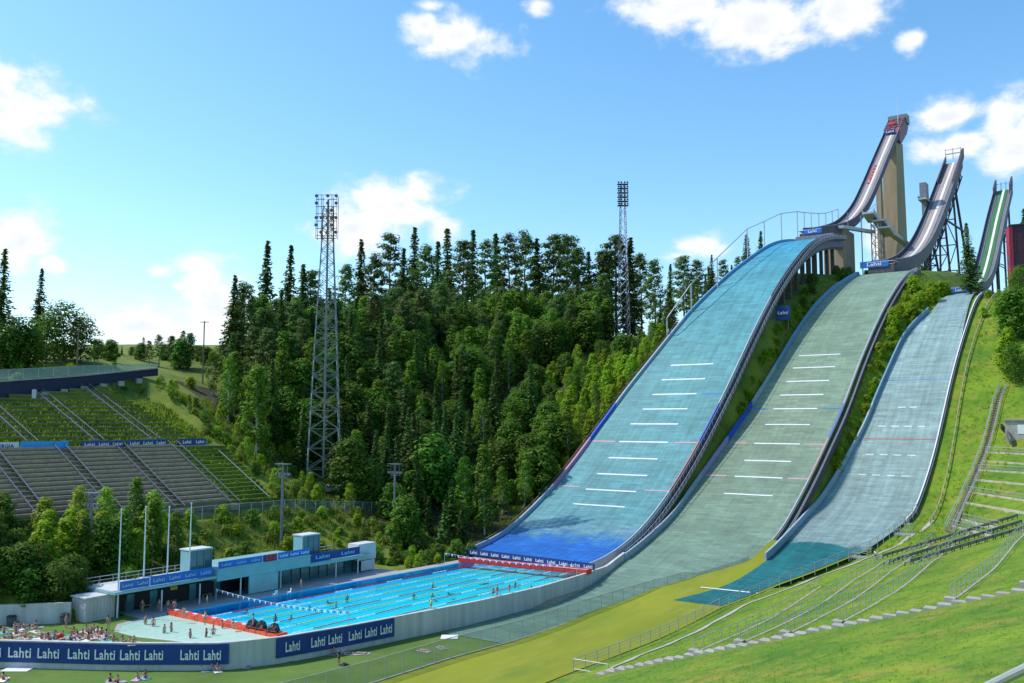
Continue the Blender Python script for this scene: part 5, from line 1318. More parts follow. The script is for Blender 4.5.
# individually seen trees
for key, px, yt, t, zone in (('birch',258,368,-62,'lit'),('birch',283,352,-64,'lit'),('birch',399,318,-66,'lit'),('birch',421,308,-68,'lit'),('birch',516,290,-60,'lit'),('broad',376,392,-44,'lit'),('broad',548,404,-34,'lit'),('youngspruce',484,398,-38,'lit'),('youngspruce',418,450,-34,'lit'),('broad',405,500,-28,'lit'),('broad',430,440,-36,'lit'),('broad',350,440,-50,'lit')):
    plant_px(key, px, yt, t, zone)
# far left behind the grandstand
for key, px, yt, t in (('spruce',4,246,-112),('spruce',40,266,-120),('broad',18,318,-108),('broad',66,304,-112),('broad',48,316,-110),('broad',82,318,-108),('broad',28,330,-106),('broad',8,330,-106),('broad',98,340,-124),('broad',112,341,-126),('pine',160,334,-128),('pine',172,335,-130),('pine',190,332,-124),('broad',182,340,-126),('spruce',122,345,-150),('pine',150,340,-130),('broad',-12,320,-108),('broad',132,347,-150),('broad',141,344,-140),('broad',166,345,-140),('broad',176,343,-138),('broad',199,346,-135),('broad',207,348,-128),('pine',183,330,-150),('pine',144,337,-160),('broad',222,346,-120),('broad',108,347,-140),('birch',213,352,-100)):
    plant_px(key, px, yt, t, 'stand')
# right edge and the top of the hills
for key, px, yt, t, v in (('spruce',968,221,52,None),('broad',1020,268,66,None),('broad',1012,292,66,None),('bright',1006,330,66,None),('broad',1022,318,67,None),('broad',1014,345,68,None),('broad',1025,362,68,None),('spruce',1023,206,64,None)):
    plant_px(key, px, yt, t, 'right')
def strip_bushes(n, s0, s1, tf, key, zone, hr):
    for i in range(n):
        s = s0+(s1-s0)*(i+rnd.uniform(.2,.8))/n; a, b = tf(s); t = rnd.uniform(a, b)
        plant(key, s, t, rnd.uniform(*hr), zone, sink=.25)
strip_bushes(34, 56, 122, lambda s: (medR(s)+2.2, smlL(s)-.6), 'bush', 'gap_small', (1.2, 2.9))
strip_bushes(14, 100, 140, lambda s: (medR(s)+2.4, smlL(s)-.2), 'bush', 'gap_small', (2.4, 4.2))
strip_bushes(22, 66, 120, lambda s: (BR_T+2.2, medL(s)-.7), 'bush', 'gap_large', (1.2, 2.6))
strip_bushes(10, 112, 160, lambda s: (BR_T-1, medL(s)-.9), 'darkbush', 'gap_large', (2, 3.6))
strip_bushes(12, 150, 190, lambda s: (8, 36), 'darkbush', 'hilltop', (1.6, 3))
strip_bushes(10, 112, 150, lambda s: (57, 66), 'bush', 'right', (1.5, 3))
# slope between the grandstand and the bath building
scatter(46, -110, -49, -43, -33, ['bright','bright','birch','broad','darkbush'], 2.1, 'slope', dict(bright=(6,9), broad=(6,8.5), birch=(8,11), darkbush=(3.5,5.5)))
scatter(34, -104, -60, -36, -25, ['bush','darkbush','darkbush','broad'], 2.0, 'slope', dict(bush=(2.2,4), darkbush=(2.5,4.5), broad=(4.5,6.5)), lambda s, t: t < back_wall_t(s)-2.2 and (s < -71 or t < -27.5))
scatter(70, -52, 4, -43, -28.5, ['bush','weed','darkbush','bush','weed'], 1.9, 'bank', dict(bush=(1.4,3), weed=(1,2), darkbush=(1.5,3)))
scatter(66, -30, 8, -88, -45, ['bush','weed','bright','darkbush'], 2.0, 'embankment', dict(bush=(1.3,3), weed=(1,2), bright=(3,5.5), darkbush=(1.8,3.4)), lambda s, t: s > -19.5)
scatter(44, -110, -26, -88, -66, ['weed'], 2.0, 'terraces', dict(weed=(.7,1.4)))
scatter(26, -110, 0, -104, -93, ['weed','bush'], 2.2, 'ridge', dict(weed=(1,2.2), bush=(1.6,3)))
scatter(26, -18, 5, -27, -15.8, ['darkbush','bush','darkbush'], 2.0, 'deckend', dict(bush=(1.5,2.6), darkbush=(2.2,3.6)))
# labels
TXT = {'deckend': 'by the right end of the bath building', 'skyline': 'on the forest skyline', 'upper': 'deep in the forest left of the turquoise hill', 'middle': 'among the mid slope trees right of the lattice mast', 'foot': 'near the lower left edge of the turquoise hill', 'bright': 'in the thicket left of the turquoise hill', 'knoll': 'behind the knoll of the turquoise hill',
       'lit': 'standing sunlit before the dark forest', 'stand': 'beyond the grandstand at the far left', 'right': 'at the right edge beside the pale blue hill', 'gap_small': 'in the green gap between the middle and the smallest hill', 'gap_large': 'in the gap between the turquoise and the middle hill', 'hilltop': 'below the tall inruns', 'slope': 'on the slope in front of the grandstand', 'bank': 'on the bank behind the bath building', 'embankment': 'on the rough embankment right of the grandstand', 'terraces': 'on the overgrown upper grandstand rows', 'ridge': 'along the ridge above the grandstand'}
ADJ = {'spruce': 'dark spruce', 'youngspruce': 'small spruce', 'pine': 'bare trunked pine', 'birch': 'light green birch', 'broad': 'rounded leafy tree', 'bright': 'bright green young tree', 'bush': 'light green bush', 'darkbush': 'dark green bush', 'weed': 'low weedy shrub'}
CAT = {'bush': 'bush', 'darkbush': 'bush', 'weed': 'shrub'}
ORD = ['first','second','third','fourth','fifth','sixth','seventh','eighth','ninth','tenth','eleventh','twelfth','thirteenth','fourteenth','fifteenth','sixteenth','seventeenth','eighteenth','nineteenth','twentieth']
buckets = {}
for o, key, zone in PLANTS: buckets.setdefault((zone, key), []).append(o)
for (zone, key), L in buckets.items():
    L.sort(key=lambda o: px_of(o.location)[0]); n = len(L)
    for i, o in enumerate(L):
        single = zone in ('skyline', 'lit', 'stand', 'right', 'knoll') or n <= 6
        if n == 1: lab = f'lone {ADJ[key]} {TXT[zone]}'
        elif single and n <= 20: lab = f'{ADJ[key]} {TXT[zone]}, {ORD[i]} from the left'
        elif single: lab = f'{ADJ[key]} {TXT[zone]}, {ORD[i] if i < 20 else ORD[n-1-i]} from the {"left" if i < 20 else "right"}'
        else: lab = f'{ADJ[key]} {TXT[zone]}'
        if len(lab.split()) > 16: lab = lab.replace('standing ', '').replace('light green ', '').replace('bright green ', '').replace('with ', '').replace(' lower left ', ' ')
        tag(o, lab, CAT.get(key, 'tree'), f'{ADJ[key]} plants {TXT[zone]}')
for L in LIB.values():
    for o in L:
        if o.get('free') == 1:
            for c in kids(o): bpy.data.objects.remove(c)
            bpy.data.objects.remove(o)
# undergrowth, rough grass
def ground_cover(name, mat, n, pick, size, blades, rnd_, label=None):
    mb = MB(); k = 0; tries = 0
    while k < n and tries < n*6:
        tries += 1; q = pick(rnd_)
        if q is None: continue
        s, t = q; p = W(s, t, ground(s, t)-.05); sc = rnd_.uniform(*size)
        for _ in range(blades):
            a = rnd_.uniform(0, 6.283); l = Vector((math.cos(a), math.sin(a), 0)); b = p+l*rnd_.uniform(0, sc*.7); h = sc*rnd_.uniform(.6,1.2); w = Vector((-l.y, l.x, 0))*sc*.13
            i = len(mb.v); mb.v += [b-w, b+w, b+l*h*.45+ZUP*h]; mb.f.append((i, i+1, i+2)); mb.mi.append(0)
        k += 1
    o = mb.build(name, mat, origin=(0,0,0)); tag(o, kind='stuff')
r2 = random.Random(3)
def pick_bank(r):
    s = r.uniform(-112, 60); t = r.uniform(44, 100)
    if t < smlR(s)+2.5: return None
    p = W(s, t)
    if p.y < 14: return None
    x, y = px_of(W(s, t, ground(s, t)))
    return (s, t) if -20 < x < 1060 and y < 700 else None
ground_cover('bank_grass_tufts', 'grass_blade', 30000, pick_bank, (.08,.2), 3, r2)
def pick_under(r):
    s = r.uniform(-110, 120); t = r.uniform(-92, -21)
    if s < -19 and -87 < t < -44: return None
    if s < 3 and t > -29: return None
    return (s, t)
ground_cover('slope_undergrowth', 'weed_leaf', 9000, pick_under, (.4,1.3), 6, r2)
def pick_gap(r):
    s = r.uniform(20, 150)
    if r.random() < .5: t = r.uniform(medR(s)+1.8, smlL(s)-.3)
    elif r.random() < .5: t = r.uniform(BR_T+2, max(BR_T+2.2, medL(s)-.3))
    else: t = r.uniform(smlR(s)+1.8, smlR(s)+14)
    return (s, t)
ground_cover('gap_grass', 'bright_leaf', 5000, pick_gap, (.25,.7), 5, r2)
def pick_ter(r):
    s = r.uniform(-125, -20); t = r.uniform(-86, -66) if r.random() < .75 or s < -31 else r.uniform(-64, -46)
    return (s, t)
def cover_terr():
    mb = MB(); r = r2
    for _ in range(9500):
        s, t = pick_ter(r); z = zst(-t)+.15
        for _ in range(5):
            a = r.uniform(0, 6.28); l = Vector((math.cos(a), math.sin(a), 0)); h = r.uniform(.25,.75); w = Vector((-l.y, l.x, 0))*h*.3; b = W(s, t, z)+l*r.uniform(0,.5)
            i = len(mb.v); mb.v += [b-w, b+w, b+l*h*.5+ZUP*h]; mb.f.append((i, i+1, i+2)); mb.mi.append(0)
    tag(mb.build('terrace_weeds', 'weed_leaf', origin=(0,0,0)), kind='stuff')
cover_terr()

# ------------------------------------------------------------------ foreground bank: steps, railings, paths
def on_ground(px, py, lift=0.0):
    r = ray(px, py); lo = None; k = 12.0
    while k < 420:
        p = CAM+r*k; s, t = ST(p)
        if p.z < ground(s, t)+lift: break
        k += .5
    a, b = k-.5, k
    for _ in range(12):
        m = (a+b)/2; p = CAM+r*m; s, t = ST(p)
        if p.z < ground(s, t)+lift: b = m
        else: a = m
    return CAM+r*b
def gz(s, t, dz=0.0): return W(s, t, ground(s, t)+dz)
def bank_stairs():
    o = empty('concrete_stairs', gz(-51, 44), 'long flight of pale concrete steps climbing the grassy bank', 'stairs')
    n = 46; m = MB()
    for k in range(n):
        t = 43.6+k*1.12; s = -50.9+.15*math.sin(k*.35); z = ground(s, t+.7)+.12
        w = rnd.uniform(.48,.68); z += rnd.uniform(-.05,.05); m.sbox(s-w, s+w+rnd.uniform(-.1,.1), t, t+1.2+rnd.uniform(-.05,.07), z-.6, z)
    m.build('step_flight', 'concrete', o)
bank_stairs()
def bank_rail(t0, s0, s1, h, label, kerb=True, block=True, two=True, drift=0.0):
    o = empty('bank_railing', gz(s0, t0), label, 'railing', 'steel railings on the grassy bank')
    S = frange(s0, s1, 2.3); tf = lambda s: t0+drift*(s-s0)
    P = [gz(s, tf(s)) for s in S]
    m = MB(); m.tube([p+ZUP*h for p in P], .045, 5)
    if two: m.tube([p+ZUP*h*.5 for p in P], .03, 4)
    m.build('hand_rail', 'rail_steel', o)
    if kerb: m = MB(); m.slab([p-ZUP*.25+T*.1 for p in P], ZUP*.38, T*.2); m.build('kerb', 'concrete', o)
    m = MB(); m.bar(P[0]-ZUP*.3, P[0]+ZUP*h, .045, 5); f = m.build('post', 'rail_steel', o)
    for p in P[1:]: q = f.copy(); COL.objects.link(q); q.parent = o; q.location = p-P[0]
    if block: m = MB(); m.box(P[0]+ZUP*.0-D*.2, D*.5, T*.45, ZUP*.4); m.build('concrete_block', 'concrete', o)
bank_rail(53.7, -48.8, -8, 1.25, 'lowest steel railing on the bank, short and half hidden in grass', two=False)
bank_rail(58.6, -48.8, 6, 1.35, 'second steel railing from the bottom of the bank, above a pale kerb')
bank_rail(63.2, -48.8, 18, 1.35, 'third steel railing from the bottom of the bank')
bank_rail(68.2, -48.8, 26, 1.4, 'fourth steel railing from the bottom of the bank')
bank_rail(77.8, -48.8, 20, 1.4, 'second steel railing from the top of the concrete steps')
bank_rail(83.6, -48.8, 10, 1.4, 'uppermost steel railing on the bank beside the top steps')
def outrun_railing():
    o = empty('outrun_railing', W(-46, 37, -2.8), 'long galvanised railing along the edge of the yellowish field and teal outrun', 'railing')
    S = frange(-46, 44, 2.4); P = [W(s, smlR(s)+.5, max(ground(s, smlR(s)+.6), sml(s)-.1)) for s in S]
    m = MB()
    for h, r in ((1.65, .055), (.85, .035), (1.25, .03)): m.tube([p+ZUP*h for p in P], r, 5)
    m.build('hand_rail', 'galvanised', o)
    m = MB(); m.bar(P[0]-ZUP*.3, P[0]+ZUP*1.65, .055, 5); f = m.build('post', 'galvanised', o)
    for p in P[1:]: q = f.copy(); COL.objects.link(q); q.parent = o; q.location = p-P[0]
    # gate frames at the near end
    for a, b in (((562, 655), (600, 650)), ((566, 678), (604, 672))): pass
    m = MB(); A = P[0]; B = A+T*4.6+ZUP*.1
    for p in (A, A+T*2.3, B): m.bar(p-ZUP*.3, p+ZUP*1.7, .06, 5)
    for h in (.55, 1.65): m.bar(A+ZUP*h, B+ZUP*h, .05, 5)
    m.build('gate_frame', 'galvanised', o)
    for s in (18, 31):
        m = MB(); p = W(s, smlR(s)+.8, sml(s))
        for q in (p, p+T*2.6, p+T*2.6+D*2.2, p+D*2.2): m.bar(q-ZUP*.3, q+ZUP*2.1, .06, 4)
        for h in (1.1, 2.1): m.tube([p+ZUP*h, p+T*2.6+ZUP*h, p+T*2.6+D*2.2+ZUP*h, p+D*2.2+ZUP*h, p+ZUP*h], .045, 4)
        m.box(p+T*1.3+D*1.1+ZUP*.25, T*1.3, D*1.1, ZUP*.12); m.build('gate_platform', 'galvanised', o)
outrun_railing()
def gravel_path():
    mb = MB(); S = frange(-49, 40, 1.5); c = lambda s: smlR(s)+4.2+.5*math.sin(s*.13)+(2.0 if s < -40 else 0)*(-40-s)/9
    mb.strip([gz(s, c(s), .09) for s in S], [gz(s, c(s)+.9+.25*math.sin(s*.7), .09) for s in S]); tag(mb.up().build('path', 'concrete', origin=gz(0, 40)), kind='structure')
gravel_path()
def bleachers():
    o = empty('bleacher_bench', on_ground(890, 553), 'dark slatted bleacher benches on the bank beside the pale blue hill', 'bleacher')
    for (x0, y0, x1, y1) in ((878,560,1012,520), (884,566,1016,526), (905,566,1020,532)):
        n = 14; P = []
        for i in range(n+1): P.append(on_ground(x0+(x1-x0)*i/n, y0+(y1-y0)*i/n))
        m = MB(); m.slab([p+ZUP*.45 for p in P], ZUP*.08, T*.5); m.slab([p+ZUP*.62+T*.7 for p in P], ZUP*.35, T*.06); m.build('bench_plank', 'mid_steel', o)
        for p in P: m = MB(); m.bar(p-ZUP*.4, p+ZUP*.5, .07, 4); m.bar(p-ZUP*.4+T*.75, p+ZUP*.95+T*.75, .06, 4); m.build('bench_support', 'dark_steel', o)
bleachers()
def right_terraces():
    o = empty('terrace_railings', on_ground(968, 500), 'terraced grass bank with rows of pale railings and kerbs at the right edge', 'terrace')
    for (x0, y0, x1, y1, rail) in ((986,453,1040,456,1), (983,462,1040,466,0), (979,471,1040,475,1), (976,481,1040,487,0), (968,493,1040,504,1), (966,504,1040,517,0), (958,520,1000,530,1), (951,527,992,538,1)):
        P = [on_ground(x0+(x1-x0)*i/8, y0+(y1-y0)*i/8) for i in range(9)]
        m = MB(); m.slab([p-ZUP*.35 for p in P], ZUP*.7, D*.6); m.build('kerb', 'pale_stone', o)
        if rail:
            m = MB(); m.tube([p+ZUP*1.25 for p in P], .06, 4); m.tube([p+ZUP*.7 for p in P], .03, 4); m.build('hand_rail', 'rail_steel', o)
            for i in range(0, 9):
                m = MB(); m.bar(P[i]-ZUP*.3, P[i]+ZUP*1.25, .05, 4); m.build('post', 'rail_steel', o)
    Q = [on_ground(x, y) for x, y in ((950,532),(960,510),(970,488),(979,466),(986,448),(991,430),(997,404),(1003,388))]
    m = MB()
    for a, b in zip(Q, Q[1:]):
        n = max(1, int((b-a).length/.6))
        for i in range(n): c = a.lerp(b, (i+.5)/n); m.box(c+ZUP*.1, D*.22, T*.55, ZUP*.1)
    m.build('stair_flight', 'grey_wood', o)
    m = MB()
    for dt in (-.7, .7):
        m.tube([p+T*dt+ZUP*1.2 for p in Q], .07, 4); m.tube([p+T*dt+ZUP*.6 for p in Q], .05, 4)
        for p in Q: m.bar(p+T*dt-ZUP*.3, p+T*dt+ZUP*1.2, .06, 4)
    m.build('hand_rail', 'galvanised', o)
right_terraces()
def pump_house():
    p = on_ground(1008, 441); a = empty('pump_house', p, 'small grey concrete building sunk into the bank under the leafy trees', 'building')
    m = MB(); m.box(p+T*4.2+D*2+ZUP*1.6, T*4.6, D*2.2, ZUP*2.4); m.build('wall', 'concrete', a)
    m = MB(); m.box(p+T*4.2+D*2+ZUP*4.15, T*4.9, D*2.5, ZUP*.14); m.build('roof', 'concrete', a)
    m = MB(); m.box(p+T*2.4-D*.23+ZUP*2.3, T*.6, D*.05, ZUP*.9); m.build('door', 'white_paint', a)
    m = MB(); m.slab([p-T*1.2+ZUP*3.4, p-T*.2+ZUP*2.2, p+T*.6-D*2.5+ZUP*.4], ZUP*.5-ZUP*1.6, T*.3); m.build('wing_wall', 'dark_concrete', a)
pump_house()
# blue handrail close to the camera
m = MB(); A, B = CAM+ray(975, 693)*6.2, CAM+ray(1060, 652)*5.4
o = empty('near_handrail', Vector((B.x, B.y, ground(*ST(B)))), 'thick pale blue handrail cutting the lower right corner', 'railing')
m.bar(A, B, .032, 10); m.build('hand_rail', 'galvanised', o)
for f in (.02, 1.0):
    p = A.lerp(B, f); m = MB(); m.bar(Vector((p.x, p.y, ground(*ST(p))-.3)), p, .028, 8); m.build('post', 'galvanised', o)

# ------------------------------------------------------------------ people
def skin_mesh(name, V, E, sub=1):
    me = bpy.data.meshes.new(name); names = list(V); me.from_pydata([V[k][0] for k in names], [(names.index(a), names.index(b)) for a, b in E], [])
    ob = bpy.data.objects.new(name, me); COL.objects.link(ob)
    md = ob.modifiers.new('skin', 'SKIN'); sv = me.skin_vertices[0].data
    for i, k in enumerate(names):
        q = V[k][1]; sv[i].radius = (q, q) if not isinstance(q, tuple) else q; sv[i].use_root = (i == 0)
    sb = ob.modifiers.new('smooth', 'SUBSURF'); sb.levels = sub; sb.render_levels = sub
    bpy.context.view_layer.update()
    out = bpy.data.meshes.new_from_object(ob.evaluated_get(bpy.context.evaluated_depsgraph_get()))
    bpy.data.objects.remove(ob); out.name = name
    out.polygons.foreach_set('use_smooth', [True]*len(out.polygons)); return out
def pose_joints(pose):
    """joint positions in metres, facing +Y"""
    J = {}
    def sym(n, x, y, z):
        J[n+'l'] = (x, y, z); J[n+'r'] = (-x, y, z)
    if pose in ('stand', 'walk'):
        J.update(pelvis=(0,0,.94), spine=(0,.01,1.12), chest=(0,0,1.31), neck=(0,.01,1.46), jaw=(0,.035,1.54), head=(0,.02,1.62), top=(0,.01,1.70))
        sym('hip',.10,0,.88); sym('knee',.11,.02,.49); sym('ankle',.11,-.03,.08); sym('toe',.13,.14,.03); sym('sh',.18,0,1.40); sym('elb',.25,-.04,1.12); sym('wri',.27,.05,.87); sym('pal',.27,.08,.80)
        if pose == 'walk': J['kneel'] = (.10,.16,.52); J['anklel'] = (.10,.22,.09); J['toel'] = (.11,.38,.04); J['ankler'] = (-.1,-.28,.14); J['toer'] = (-.11,-.14,.04); J['wril'] = (.26,-.18,.9); J['pall'] = (.26,-.2,.83); J['wrir'] = (-.22,.22,.98); J['palr'] = (-.2,.29,.97); J['elbr'] = (-.25,.02,1.12)
    elif pose == 'sit':      # knees up, arms round them
        J.update(pelvis=(0,0,.12), spine=(0,-.03,.30), chest=(0,.01,.50), neck=(0,.06,.65), jaw=(0,.10,.72), head=(0,.08,.80), top=(0,.06,.88))
        sym('hip',.11,.05,.11); sym('knee',.15,.42,.46); sym('ankle',.13,.62,.08); sym('toe',.15,.77,.03); sym('sh',.18,.02,.59); sym('elb',.24,.20,.40); sym('wri',.12,.42,.40); sym('pal',.05,.47,.38)
    elif pose == 'lean':     # sitting with legs out, leaning back on the hands
        J.update(pelvis=(0,0,.12), spine=(0,-.09,.29), chest=(0,-.17,.46), neck=(0,-.20,.62), jaw=(0,-.17,.69), head=(0,-.19,.77), top=(0,-.21,.85))
        sym('hip',.10,.06,.11); sym('knee',.13,.45,.20); sym('ankle',.13,.84,.07); sym('toe',.15,.88,.20); sym('sh',.18,-.19,.55); sym('elb',.26,-.38,.32); sym('wri',.27,-.48,.08); sym('pal',.27,-.54,.03)
    elif pose == 'lie':      # on the back
        J.update(pelvis=(0,0,.12), spine=(0,-.18,.12), chest=(0,-.37,.13), neck=(0,-.53,.13), jaw=(0,-.60,.15), head=(0,-.68,.13), top=(0,-.76,.12))
        sym('hip',.10,.06,.11); sym('knee',.12,.44,.20); sym('ankle',.12,.83,.07); sym('toe',.15,.86,.2); sym('sh',.18,-.46,.12); sym('elb',.28,-.20,.08); sym('wri',.27,.06,.06); sym('pal',.26,.13,.05)
    else:                    # prone, propped on the elbows
        J.update(pelvis=(0,0,.12), spine=(0,.18,.13), chest=(0,.36,.21), neck=(0,.50,.32), jaw=(0,.58,.35), head=(0,.57,.43), top=(0,.55,.51))
        sym('hip',.10,-.06,.11); sym('knee',.12,-.45,.07); sym('ankle',.12,-.84,.08); sym('toe',.13,-.98,.04); sym('sh',.19,.42,.25); sym('elb',.22,.52,.05); sym('wri',.10,.72,.05); sym('pal',.06,.79,.04)
    return {k: Vector(v) for k, v in J.items()}
RAD = dict(pelvis=.125, spine=.112, chest=.135, neck=.055, jaw=.068, head=.088, top=.055, hip=.088, knee=.06, ankle=.04, toe=.032, sh=.062, elb=.042, wri=.029, pal=.032)
def body_mesh(pose):
    J = pose_joints(pose); V = {}
    for k, p in J.items():
        b = k if k in RAD else k[:-1]; V[k] = (p, RAD[b])
    E = [('pelvis','spine'), ('spine','chest'), ('chest','neck'), ('neck','jaw'), ('jaw','head'), ('head','top')]
    for c in 'lr':
        E += [('pelvis','hip'+c), ('hip'+c,'knee'+c), ('knee'+c,'ankle'+c), ('ankle'+c,'toe'+c), ('chest','sh'+c), ('sh'+c,'elb'+c), ('elb'+c,'wri'+c), ('wri'+c,'pal'+c)]
        w, p = J['wri'+c], J['pal'+c]; dr = (p-w).normalized(); sd_ = dr.cross(Vector((0,.3,1)) if abs(dr.z) < .8 else Vector((0,1,0))).normalized(); dn = dr.cross(sd_)
        for i, (off, ln) in enumerate(((-.032,.07), (-.011,.085), (.011,.08), (.032,.06))):
            a, b = f'f{i}a{c}', f'f{i}b{c}'; V[a] = (p+sd_*off+dr*ln*.55, .0095); V[b] = (p+sd_*off*1.05+dr*ln+dn*.018, .008); E += [('pal'+c, a), (a, b)]
        V['th'+c] = (w.lerp(p, .6)+sd_*.055+dr*.03, .010); E.append(('pal'+c, 'th'+c))
    # nose and ears grow out of the head
    f = (J['jaw']-J['neck']); hd = (J['top']-J['head']).normalized(); fwd = Vector((0,1,0)) if pose != 'lie' else Vector((0,0,1))
    V['nose'] = (J['head'].lerp(J['jaw'], .45)+fwd*.105, .016); E.append(('jaw', 'nose'))
    for c, x in (('l', 1), ('r', -1)): V['ear'+c] = (J['head'].lerp(J['jaw'], .3)+Vector((x*.09,0,0)), .018); E.append(('head', 'ear'+c))
    return skin_mesh('person', V, E), J
def shorts_mesh(J, suit):
    V = {'pelvis': (J['pelvis'], .137), 'up': (J['pelvis'].lerp(J['spine'], .35), .128)}; E = [('pelvis','up')]
    for c in 'lr':
        V['hip'+c] = (J['hip'+c], .101); V['th'+c] = (J['hip'+c].lerp(J['knee'+c], .12 if suit else .5), .092 if suit else .09); E += [('pelvis','hip'+c), ('hip'+c,'th'+c)]
    if suit: V['spine'] = (J['spine'], .123); V['chest'] = (J['chest'], .146); E += [('up','spine'), ('spine','chest')]
    return skin_mesh('swimwear', V, E)
def shirt_mesh(J):
    V = {'pelvis': (J['pelvis'].lerp(J['spine'], .2), .14), 'spine': (J['spine'], .13), 'chest': (J['chest'], .152)}; E = [('pelvis','spine'), ('spine','chest')]
    for c in 'lr': V['sh'+c] = (J['sh'+c], .078); V['e'+c] = (J['sh'+c].lerp(J['elb'+c], .7), .06); E += [('chest','sh'+c), ('sh'+c,'e'+c)]
    return skin_mesh('shirt', V, E)
def hair_mesh(J, long, lie):
    V = {'c': (J['head']+(J['top']-J['head'])*.25-(Vector((0,.018,0)) if not lie else Vector((0,0,.018))), .097), 't': (J['top']+(J['top']-J['head'])*.1, .066)}; E = [('c','t')]
    if long:
        b = Vector((0,-.075,0)) if not lie else Vector((0,-.05,-.05)); V['n'] = (J['neck'].lerp(J['head'], .45)+b, .07); V['m'] = (J['neck']+b*1.2, .05); E += [('c','n'), ('n','m')]
    return skin_mesh('hair', V, E)
POSE = {}
for pz in ('stand', 'walk', 'sit', 'lean', 'lie', 'prone'):
    b, J = body_mesh(pz); POSE[pz] = dict(body=b, shorts=shorts_mesh(J, 0), suit=shorts_mesh(J, 1), shirt=shirt_mesh(J), short=hair_mesh(J, 0, pz == 'lie'), long=hair_mesh(J, 1, pz == 'lie'))
def setmat(o, mat):
    if not o.data.materials: o.data.materials.append(MATS[mat])
    o.material_slots[0].link = 'OBJECT'; o.material_slots[0].material = MATS[mat]
def person(pos, pose, rz, wear, wcol, hair, hcol, label, group, skin=None, scale=1.0, shirt=None):
    P = POSE[pose]; o = bpy.data.objects.new('person', P['body']); COL.objects.link(o); o.location = pos; o.rotation_euler.z = rz; o.scale = (scale,)*3
    setmat(o, skin or rnd.choice(['skin_fair','skin_fair','skin_tan'])); tag(o, label, 'person', group)
    for nm, me, mt in (('swimwear', P[wear], wcol), ('hair', P[hair], hcol))+((('shirt', P['shirt'], shirt),) if shirt else ()):
        c = bpy.data.objects.new(nm, me); COL.objects.link(c); c.parent = o; setmat(c, mt)
    return o
def towel(p, rz, mat, label, group='towels spread on the lawns'):
    m = MB(); r = random.Random(int(p.x*91+p.y*37)); a = Vector((math.cos(rz), math.sin(rz), 0)); b = Vector((-a.y, a.x, 0)); rows = []
    for i in range(7): rows.append([p+a*(-.45+.9*j/4)+b*(-.95+1.9*i/6)+ZUP*(.02+r.uniform(0,.025)) for j in range(5)])
    m.ring(rows, close=False); rows2 = [[q-ZUP*.015 for q in w] for w in rows]; m.ring([w[::-1] for w in rows2], close=False)
    o = m.build('towel', mat, origin=p); tag(o, label, 'towel', group)
CN = dict(cloth_red='red', cloth_navy='navy', cloth_black='black', cloth_white='white', cloth_pink='pink', cloth_teal='teal', cloth_blue='blue')
HN = dict(hair_dark='dark haired', hair_blond='blond', hair_brown='brown haired')
PN = dict(stand='standing', walk='walking', sit='sitting', lean='leaning back', lie='lying on the back', prone='lying face down')
used_lab = {}
def crowd(spots, z, where, group, towels=True):
    for i, (x, y, pose) in enumerate(sorted(spots)):
        p = atZ(x, y, z); wear = rnd.choice(['shorts','suit']); wc = rnd.choice(list(CN)); hc = rnd.choice(list(HN)); long = rnd.choice(['short','long']) if wear == 'shorts' else 'long'; rz = rnd.uniform(0, 6.28)
        base = f'{HN[hc]} person in {CN[wc]} {"swimsuit" if wear == "suit" else "shorts"} {PN[pose]+" " if "lane pool" not in where else ""}{where}'
        k = used_lab.get(base, 0); used_lab[base] = k+1
        if k: base = f'{ORD[k]} {base}'
        person(p+(ZUP*.02 if towels else Vector()), pose, rz, wear, wc, long, hc, base, group, scale=rnd.uniform(.92,1.06))
        if towels and pose not in ('stand', 'walk'):
            mt = rnd.choice(['towel_white','towel_lilac','towel_pink','towel_teal','towel_grey','towel_white'])
            towel(p, rz+rnd.uniform(-.2,.2), mt, f'{mt[6:]} towel under the {base[:0]}{HN[hc]} person in {CN[wc]} {where}')
crowd([(2,622,'sit'),(9,637,'lie'),(14,629,'sit'),(19,628,'lean'),(24,629,'sit'),(29,623,'stand'),(36,628,'sit'),(36,632,'lean'),(26,638,'sit'),(33,638,'prone'),(41,639,'sit'),(49,640,'lean'),(54,640,'sit'),(59,640,'lie'),(74,634,'sit'),(79,639,'lean'),(83,637,'sit'),(88,640,'sit'),(91,634,'lean'),(94,631,'sit'),(98,637,'lie'),(104,640,'prone'),(66,628,'stand'),(108,630,'stand'),(47,634,'lie'),(122,644,'sit'),(128,644,'lean'),(134,644,'sit'),(70,641,'sit'),(7,629,'prone'),(16,634,'sit'),(21,633,'lie'),(45,641,'lean'),(63,638,'sit'),(66,640,'lie'),(77,636,'sit'),(86,632,'sit'),(97,634,'sit'),(101,635,'lean'),(106,637,'sit'),(4,633,'sit'),(12,641,'lean'),(57,636,'prone'),(113,642,'sit')], .05, 'on the crowded small lawn', 'sunbathers on the small lawn')
crowd([(203,670,'sit'),(210,671,'lean'),(217,671,'sit'),(138,679,'lean'),(145,678,'sit'),(110,682,'sit'),(118,683,'sit'),(3,680,'sit'),(240,666,'lie'),(249,667,'lie'),(274,661,'prone'),(287,660,'lie'),(334,654,'sit'),(330,652,'lean'),(342,653,'lie'),(352,654,'prone'),(362,654,'lie'),(424,651,'lie'),(441,648,'lie')], -2.75, 'on the lower lawn', 'sunbathers on the lower lawn')
crowd([(125,611,'stand'),(142,613,'stand'),(159,612,'stand'),(168,612,'stand'),(174,613,'stand'),(207,607,'stand'),(301,590,'stand')], 0.02, 'on the deck before the bath building', 'people on the pool deck', False)
crowd([(205,625,'stand'),(253,628,'stand'),(184,619,'stand'),(233,627,'sit')], .52, 'on the red walkway', 'people on the red walkway', False)
